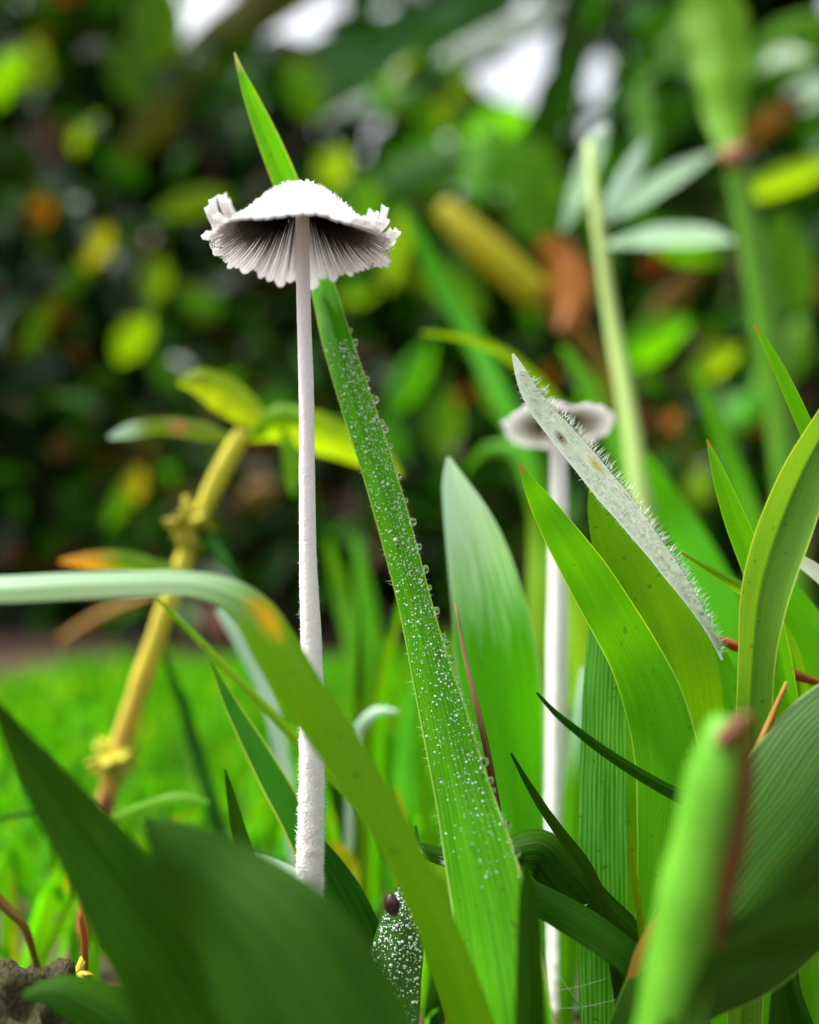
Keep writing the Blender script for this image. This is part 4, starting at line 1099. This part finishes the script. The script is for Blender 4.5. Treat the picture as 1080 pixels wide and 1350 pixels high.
# dew-covered leaf
blade('short leaf thickly covered with tiny dew drops below the white stem',
      [(548, 1088, 3, 0.1212), (549, 1125, 14, 0.121), (543, 1165, 34, 0.1207), (532, 1210, 56, 0.1205), (521, 1260, 72, 0.120), (512, 1310, 82, 0.1195), (505, 1370, 86, 0.119)],
      leaf_mat('dew_grey_leaf', (0.06, 0.22, 0.05), (0.03, 0.14, 0.03), tf=0.25, rough=0.35, spec=0.5, veins=9, vein=0.6), key='dewleaf', fold=0.25, turn=-12, n=60, nu=10)

# blades behind and left of the white stem
blade('long thin lime blade crossing behind the white mushroom stem',
      [(205, 786, 3, 0.142), (235, 815, 8, 0.142), (290, 870, 11, 0.141), (350, 930, 12, 0.14), (410, 992, 14, 0.139), (470, 1050, 18, 0.138), (530, 1105, 24, 0.137), (575, 1160, 28, 0.136)], 'lime', fold=0.6, turn=25, n=60)
blade('dark creased blade with a bright edge slanting to the white stem',
      [(278, 872, 3, 0.136), (300, 918, 16, 0.136), (332, 975, 28, 0.135), (368, 1040, 36, 0.134), (405, 1110, 40, 0.133), (445, 1190, 44, 0.132), (480, 1270, 46, 0.131)],
      leaf_mat('bright_edged_grass', (0.04, 0.24, 0.01), (0.02, 0.15, 0.006), tf=0.3, veins=7, vein=0.3, edge=(0.5, 0.65, 0.1), edge_w=0.09), fold=0.3, turn=18, n=60)
blade('short dark spiky blade on the lawn left of the white stem',
      [(297, 1014, 2, 0.130), (304, 1045, 11, 0.130), (313, 1085, 19, 0.130), (324, 1130, 24, 0.130), (338, 1200, 28, 0.13)], 'deep', fold=0.3, turn=10, n=30)
blade('pale bluish leaf showing between spiky blade and white stem',
      [(330, 1130, 10, 0.14), (355, 1150, 44, 0.14), (385, 1170, 50, 0.139), (420, 1205, 46, 0.138), (460, 1260, 40, 0.137)], 'pale_leaf', fold=0.2, turn=20, n=30)
blade('dark leaf with a bright edge right of the white stem foot',
      [(400, 1085, 8, 0.1275), (420, 1130, 40, 0.127), (447, 1180, 58, 0.1265), (475, 1240, 62, 0.126), (500, 1310, 58, 0.1255)], 'deep', fold=0.2, turn=-15, n=40, nu=8)
# broader soft fillers low on the right and centre
for lab, pts, mat in [
    ('shaded blade rising between dew-covered leaf and shoot', [(600, 1200, 8, 0.15), (590, 1260, 26, 0.148), (575, 1330, 30, 0.146)], 'deep'),
    ('bright blade in the clump left of the waxy leaf', [(572, 900, 6, 0.155), (590, 980, 26, 0.154), (606, 1080, 36, 0.152), (620, 1200, 36, 0.15)], 'bright'),
    ('bright blade in the clump behind the dark purple stalk', [(640, 950, 6, 0.158), (642, 1020, 30, 0.156), (644, 1110, 40, 0.154), (650, 1230, 40, 0.152)], 'lime'),
    ('soft teal blade right beside the second mushroom stem', [(770, 880, 8, 0.16), (765, 960, 26, 0.159), (757, 1050, 30, 0.158), (752, 1160, 30, 0.156)], 'whitened'),
    ('wide blade behind the smooth leaf and the hairy leaf', [(800, 700, 10, 0.15), (830, 800, 50, 0.149), (850, 900, 66, 0.147), (860, 1020, 70, 0.145)], 'bright'),
]:
    blade(lab, pts, mat, n=34, nu=6, fold=0.2, turn=rng.uniform(-15, 15))

# ------------------------------------------------------------------ near, out-of-focus leaves
blade('arching blade bent over from the frame edge across the white stem',
      [(-160, 770, 10, 0.098), (-90, 772, 30, 0.098), (0, 776, 35, 0.098), (90, 772, 35, 0.098), (180, 769, 33, 0.098), (255, 770, 32, 0.0985), (300, 782, 40, 0.099), (334, 808, 56, 0.0995), (362, 850, 64, 0.1), (395, 905, 62, 0.1005), (435, 965, 58, 0.101), (478, 1030, 54, 0.101), (518, 1098, 50, 0.101), (556, 1175, 50, 0.101), (596, 1270, 54, 0.101), (630, 1370, 58, 0.101)],
      'arch', fold=0.2, turn=10, n=110, nu=8)
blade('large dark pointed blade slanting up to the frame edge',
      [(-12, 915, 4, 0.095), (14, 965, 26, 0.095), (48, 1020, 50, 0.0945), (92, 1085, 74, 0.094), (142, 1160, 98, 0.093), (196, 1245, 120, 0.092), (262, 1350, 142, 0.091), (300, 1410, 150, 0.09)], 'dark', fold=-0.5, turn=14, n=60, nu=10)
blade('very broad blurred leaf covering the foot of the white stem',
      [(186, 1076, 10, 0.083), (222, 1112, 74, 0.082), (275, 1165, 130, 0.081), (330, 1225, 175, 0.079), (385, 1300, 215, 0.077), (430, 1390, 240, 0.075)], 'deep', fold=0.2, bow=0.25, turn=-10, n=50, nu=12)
# cut stalk
cs_ = empty('cut_stalk', P(880, 1400, 0.086), 'thick blurred light green stalk with a reddish cut end', 'stalk')
cs_.location.z = 0
tube('stem', [(956, 946, 36, 0.081), (950, 985, 62, 0.081), (936, 1060, 74, 0.081), (922, 1130, 80, 0.081), (908, 1200, 84, 0.081), (893, 1280, 84, 0.081), (880, 1370, 84, 0.081)], 'stalk', cs_, ns=20, root=True, noise_amp=.12)
blade(None, [(990, 940, 6, 0.0785), (978, 952, 24, 0.0785), (964, 966, 30, 0.0785), (946, 984, 14, 0.0785)], 'dark_husk', name='cut_end', parent=cs_, root=False, n=16, fold=.5)
blade(None, [(992, 960, 6, 0.0785), (976, 1040, 34, 0.0785), (960, 1120, 44, 0.0782), (945, 1190, 44, 0.078), (944, 1250, 12, 0.0782)], 'brown_husk_leaf', name='dry_sheath', parent=cs_, root=False, n=24, fold=.5)
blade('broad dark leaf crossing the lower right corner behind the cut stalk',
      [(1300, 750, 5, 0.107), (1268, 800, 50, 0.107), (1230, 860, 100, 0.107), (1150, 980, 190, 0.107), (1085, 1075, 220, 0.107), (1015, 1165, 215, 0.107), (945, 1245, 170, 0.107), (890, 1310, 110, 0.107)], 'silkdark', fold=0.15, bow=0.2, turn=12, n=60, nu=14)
blade('blurred leaf lying low across the lower right corner',
      [(1180, 1185, 50, 0.078), (1090, 1215, 66, 0.078), (1010, 1232, 60, 0.078), (940, 1262, 40, 0.078), (900, 1330, 30, 0.078)], 'dark', fold=0.2, turn=15, n=40)
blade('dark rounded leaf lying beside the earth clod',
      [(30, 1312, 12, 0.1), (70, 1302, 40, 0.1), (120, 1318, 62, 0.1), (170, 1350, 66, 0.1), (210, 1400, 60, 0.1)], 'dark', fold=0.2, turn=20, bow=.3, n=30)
# little orange seedling foot
sd = empty('seedling', P(112, 1300, 0.125), 'small orange-stemmed sprig with yellow buds beside the earth clod', 'sprig')
sd.location.z = 0
tube('stem', [(106, 1205, 5, 0.125), (111, 1240, 8, 0.125), (112, 1280, 9, 0.125), (110, 1310, 10, 0.125)], 'rust', sd, root=True)
cluster(sd, 104, 1284, 0.124, 20, 7, 8, name='bud')
tube('red_stalk', [(-8, 1175, 8, 0.135), (10, 1198, 12, 0.135), (30, 1218, 10, 0.135), (45, 1260, 8, 0.135)], 'brown_husk_leaf', label='short reddish stalk lying on the lawn at the frame edge', cat='stalk', root=True)
# earth clod
V, F = ico(1.0, 5)
nz = np.array([noise.fractal(Vector(v) * 2.2, 0.8, 2.1, 6) for v in V])[:, None]
V = V * np.array([0.016, 0.014, 0.022]) * (1 + 0.22 * nz)
tag(mk('earth_clod', V + np.array([P(-10, 1395, 0.115).x, 0.115, 0.008]), F, M['clod']), 'crumbly dark earth clod at the foot of the large pointed blade', 'earth clod')

# ------------------------------------------------------------------ dew
def dew_on(key, n_small, n_big, r_small, r_big, seed, t0, t1, label, edge_bias=False, parent_group=None, hair_n=0, sign=1):
    o, info = BL[key]
    rs = np.random.default_rng(seed)
    vv = info['verts']; N_ = info['n']; nu = info['nu']
    view = np.array([0, 0, CAM_H])
    def pick(n, edge):
        f = (t0 + (t1 - t0) * rs.beta(1.1, 1.6, n)) * (N_ - 1); i = f.astype(int); fr = f - i
        g = (np.where(rs.uniform(0, 1, n) < .5, rs.uniform(.55, 1, n), rs.uniform(0.08, 1, n)) if edge else rs.uniform(.04, .96, n))
        if info['S'][N_ // 2][0] < 0: g = 1 - g
        g = g * nu; j = np.minimum(g.astype(int), nu - 1); gr = (g - j)[:, None]
        fr = fr[:, None]
        a = vv[i, j] * (1 - gr) + vv[i, j + 1] * gr
        b = vv[i + 1, j] * (1 - gr) + vv[i + 1, j + 1] * gr
        p = a * (1 - fr) + b * fr
        nrm = info['N'][i].copy()
        tocam = view - p
        sg = np.sign((nrm * tocam).sum(1))[:, None]
        return p, nrm * sg
    sv, sf = ico(1.0, 1)
    sv = np.array(sv)
    p, nr = pick(n_small, edge_bias)
    r = r_small * rs.lognormal(0, .45, n_small)
    V = (p + nr * r[:, None] * .35)[:, None, :] + sv[None] * r[:, None, None] * np.array([1, .8, 1])
    F = (np.array(sf)[None] + (np.arange(n_small) * len(sv))[:, None, None]).reshape(-1, 3)
    tag(mk('fine_dew', V.reshape(-1, 3), F, M['fine_dew']), label[0], 'dew', kind='stuff')
    # big drops along the margin
    bv, bf = ico(1.0, 3)
    me = None
    sgn = 1 if info['S'][N_ // 2][0] > 0 else -1
    for q in range(n_big):
        f = t0 + (t1 - t0) * (q + rs.uniform(.1, .9)) / n_big
        i = int(f * (N_ - 1)); jj = (nu if sgn > 0 else 0)
        if rs.uniform() < .25: jj = int(nu * rs.uniform(.5, .9)) if sgn > 0 else int(nu * rs.uniform(.1, .5))
        nrm = info['N'][i]; nrm = nrm * np.sign(np.dot(nrm, view - vv[i, jj]))
        rr = r_big * rs.uniform(.6, 1.25)
        c = vv[i, jj] + nrm * rr * .45 + info['S'][i] * sgn * rr * .3
        if me is None:
            d0 = mk('dew_drop', bv * np.array([1, 1, 1.12]), bf, M['water']); me = d0.data
            d0.location = c; ob = d0
        else:
            ob = bpy.data.objects.new('dew_drop', me); COL.objects.link(ob); ob.location = c
        ob.scale = (rr, rr, rr * rs.uniform(.9, 1.25))
        tag(ob, label[1], 'dew drop', label[2])
dew_on('dewy', 1900, 30, 0.00007, 0.00048, 71, 0.27, 0.72, ('fine dew beads sprinkled over the tall upright blade', 'round clear dew drop on the right margin of the tall upright blade', 'dew drops along the tall blade'), edge_bias=True)
dew_on('dewleaf', 1300, 0, 0.0001, 0.0003, 72, 0.06, 0.8, ('dense tiny dew beads on the short leaf below the white stem', '', ''))
do_, di = BL['dewy']
sr = side_sign(di)
edge_hairs(di, di['nu'] if sr > 0 else 0, 150, 0.0007, 0.00002, do_, 'hair', sr, .27, .72, .4, 0, 11)
edge_hairs(di, 0 if sr > 0 else di['nu'], 60, 0.0008, 0.00002, do_, 'hair', -sr, .27, .72, .4, 0, 12)

# spider threads low in the clump
for (a, b, d) in [((700, 1215), (775, 1192), 0.117), ((712, 1245), (770, 1330), 0.117), ((705, 1308), (800, 1290), 0.116), ((716, 1330), (812, 1318), 0.116)]:
    m_ = ((a[0] + b[0]) / 2, (a[1] + b[1]) / 2 + 4)
    tube('spider_thread', [(a[0], a[1], 0.45, d), (m_[0], m_[1], 0.45, d), (b[0], b[1], 0.45, d)], 'silk', label='fine pale spider thread strung low beside the striped blade', cat='spider thread', group='spider threads low in the clump', ns=5, n=10)
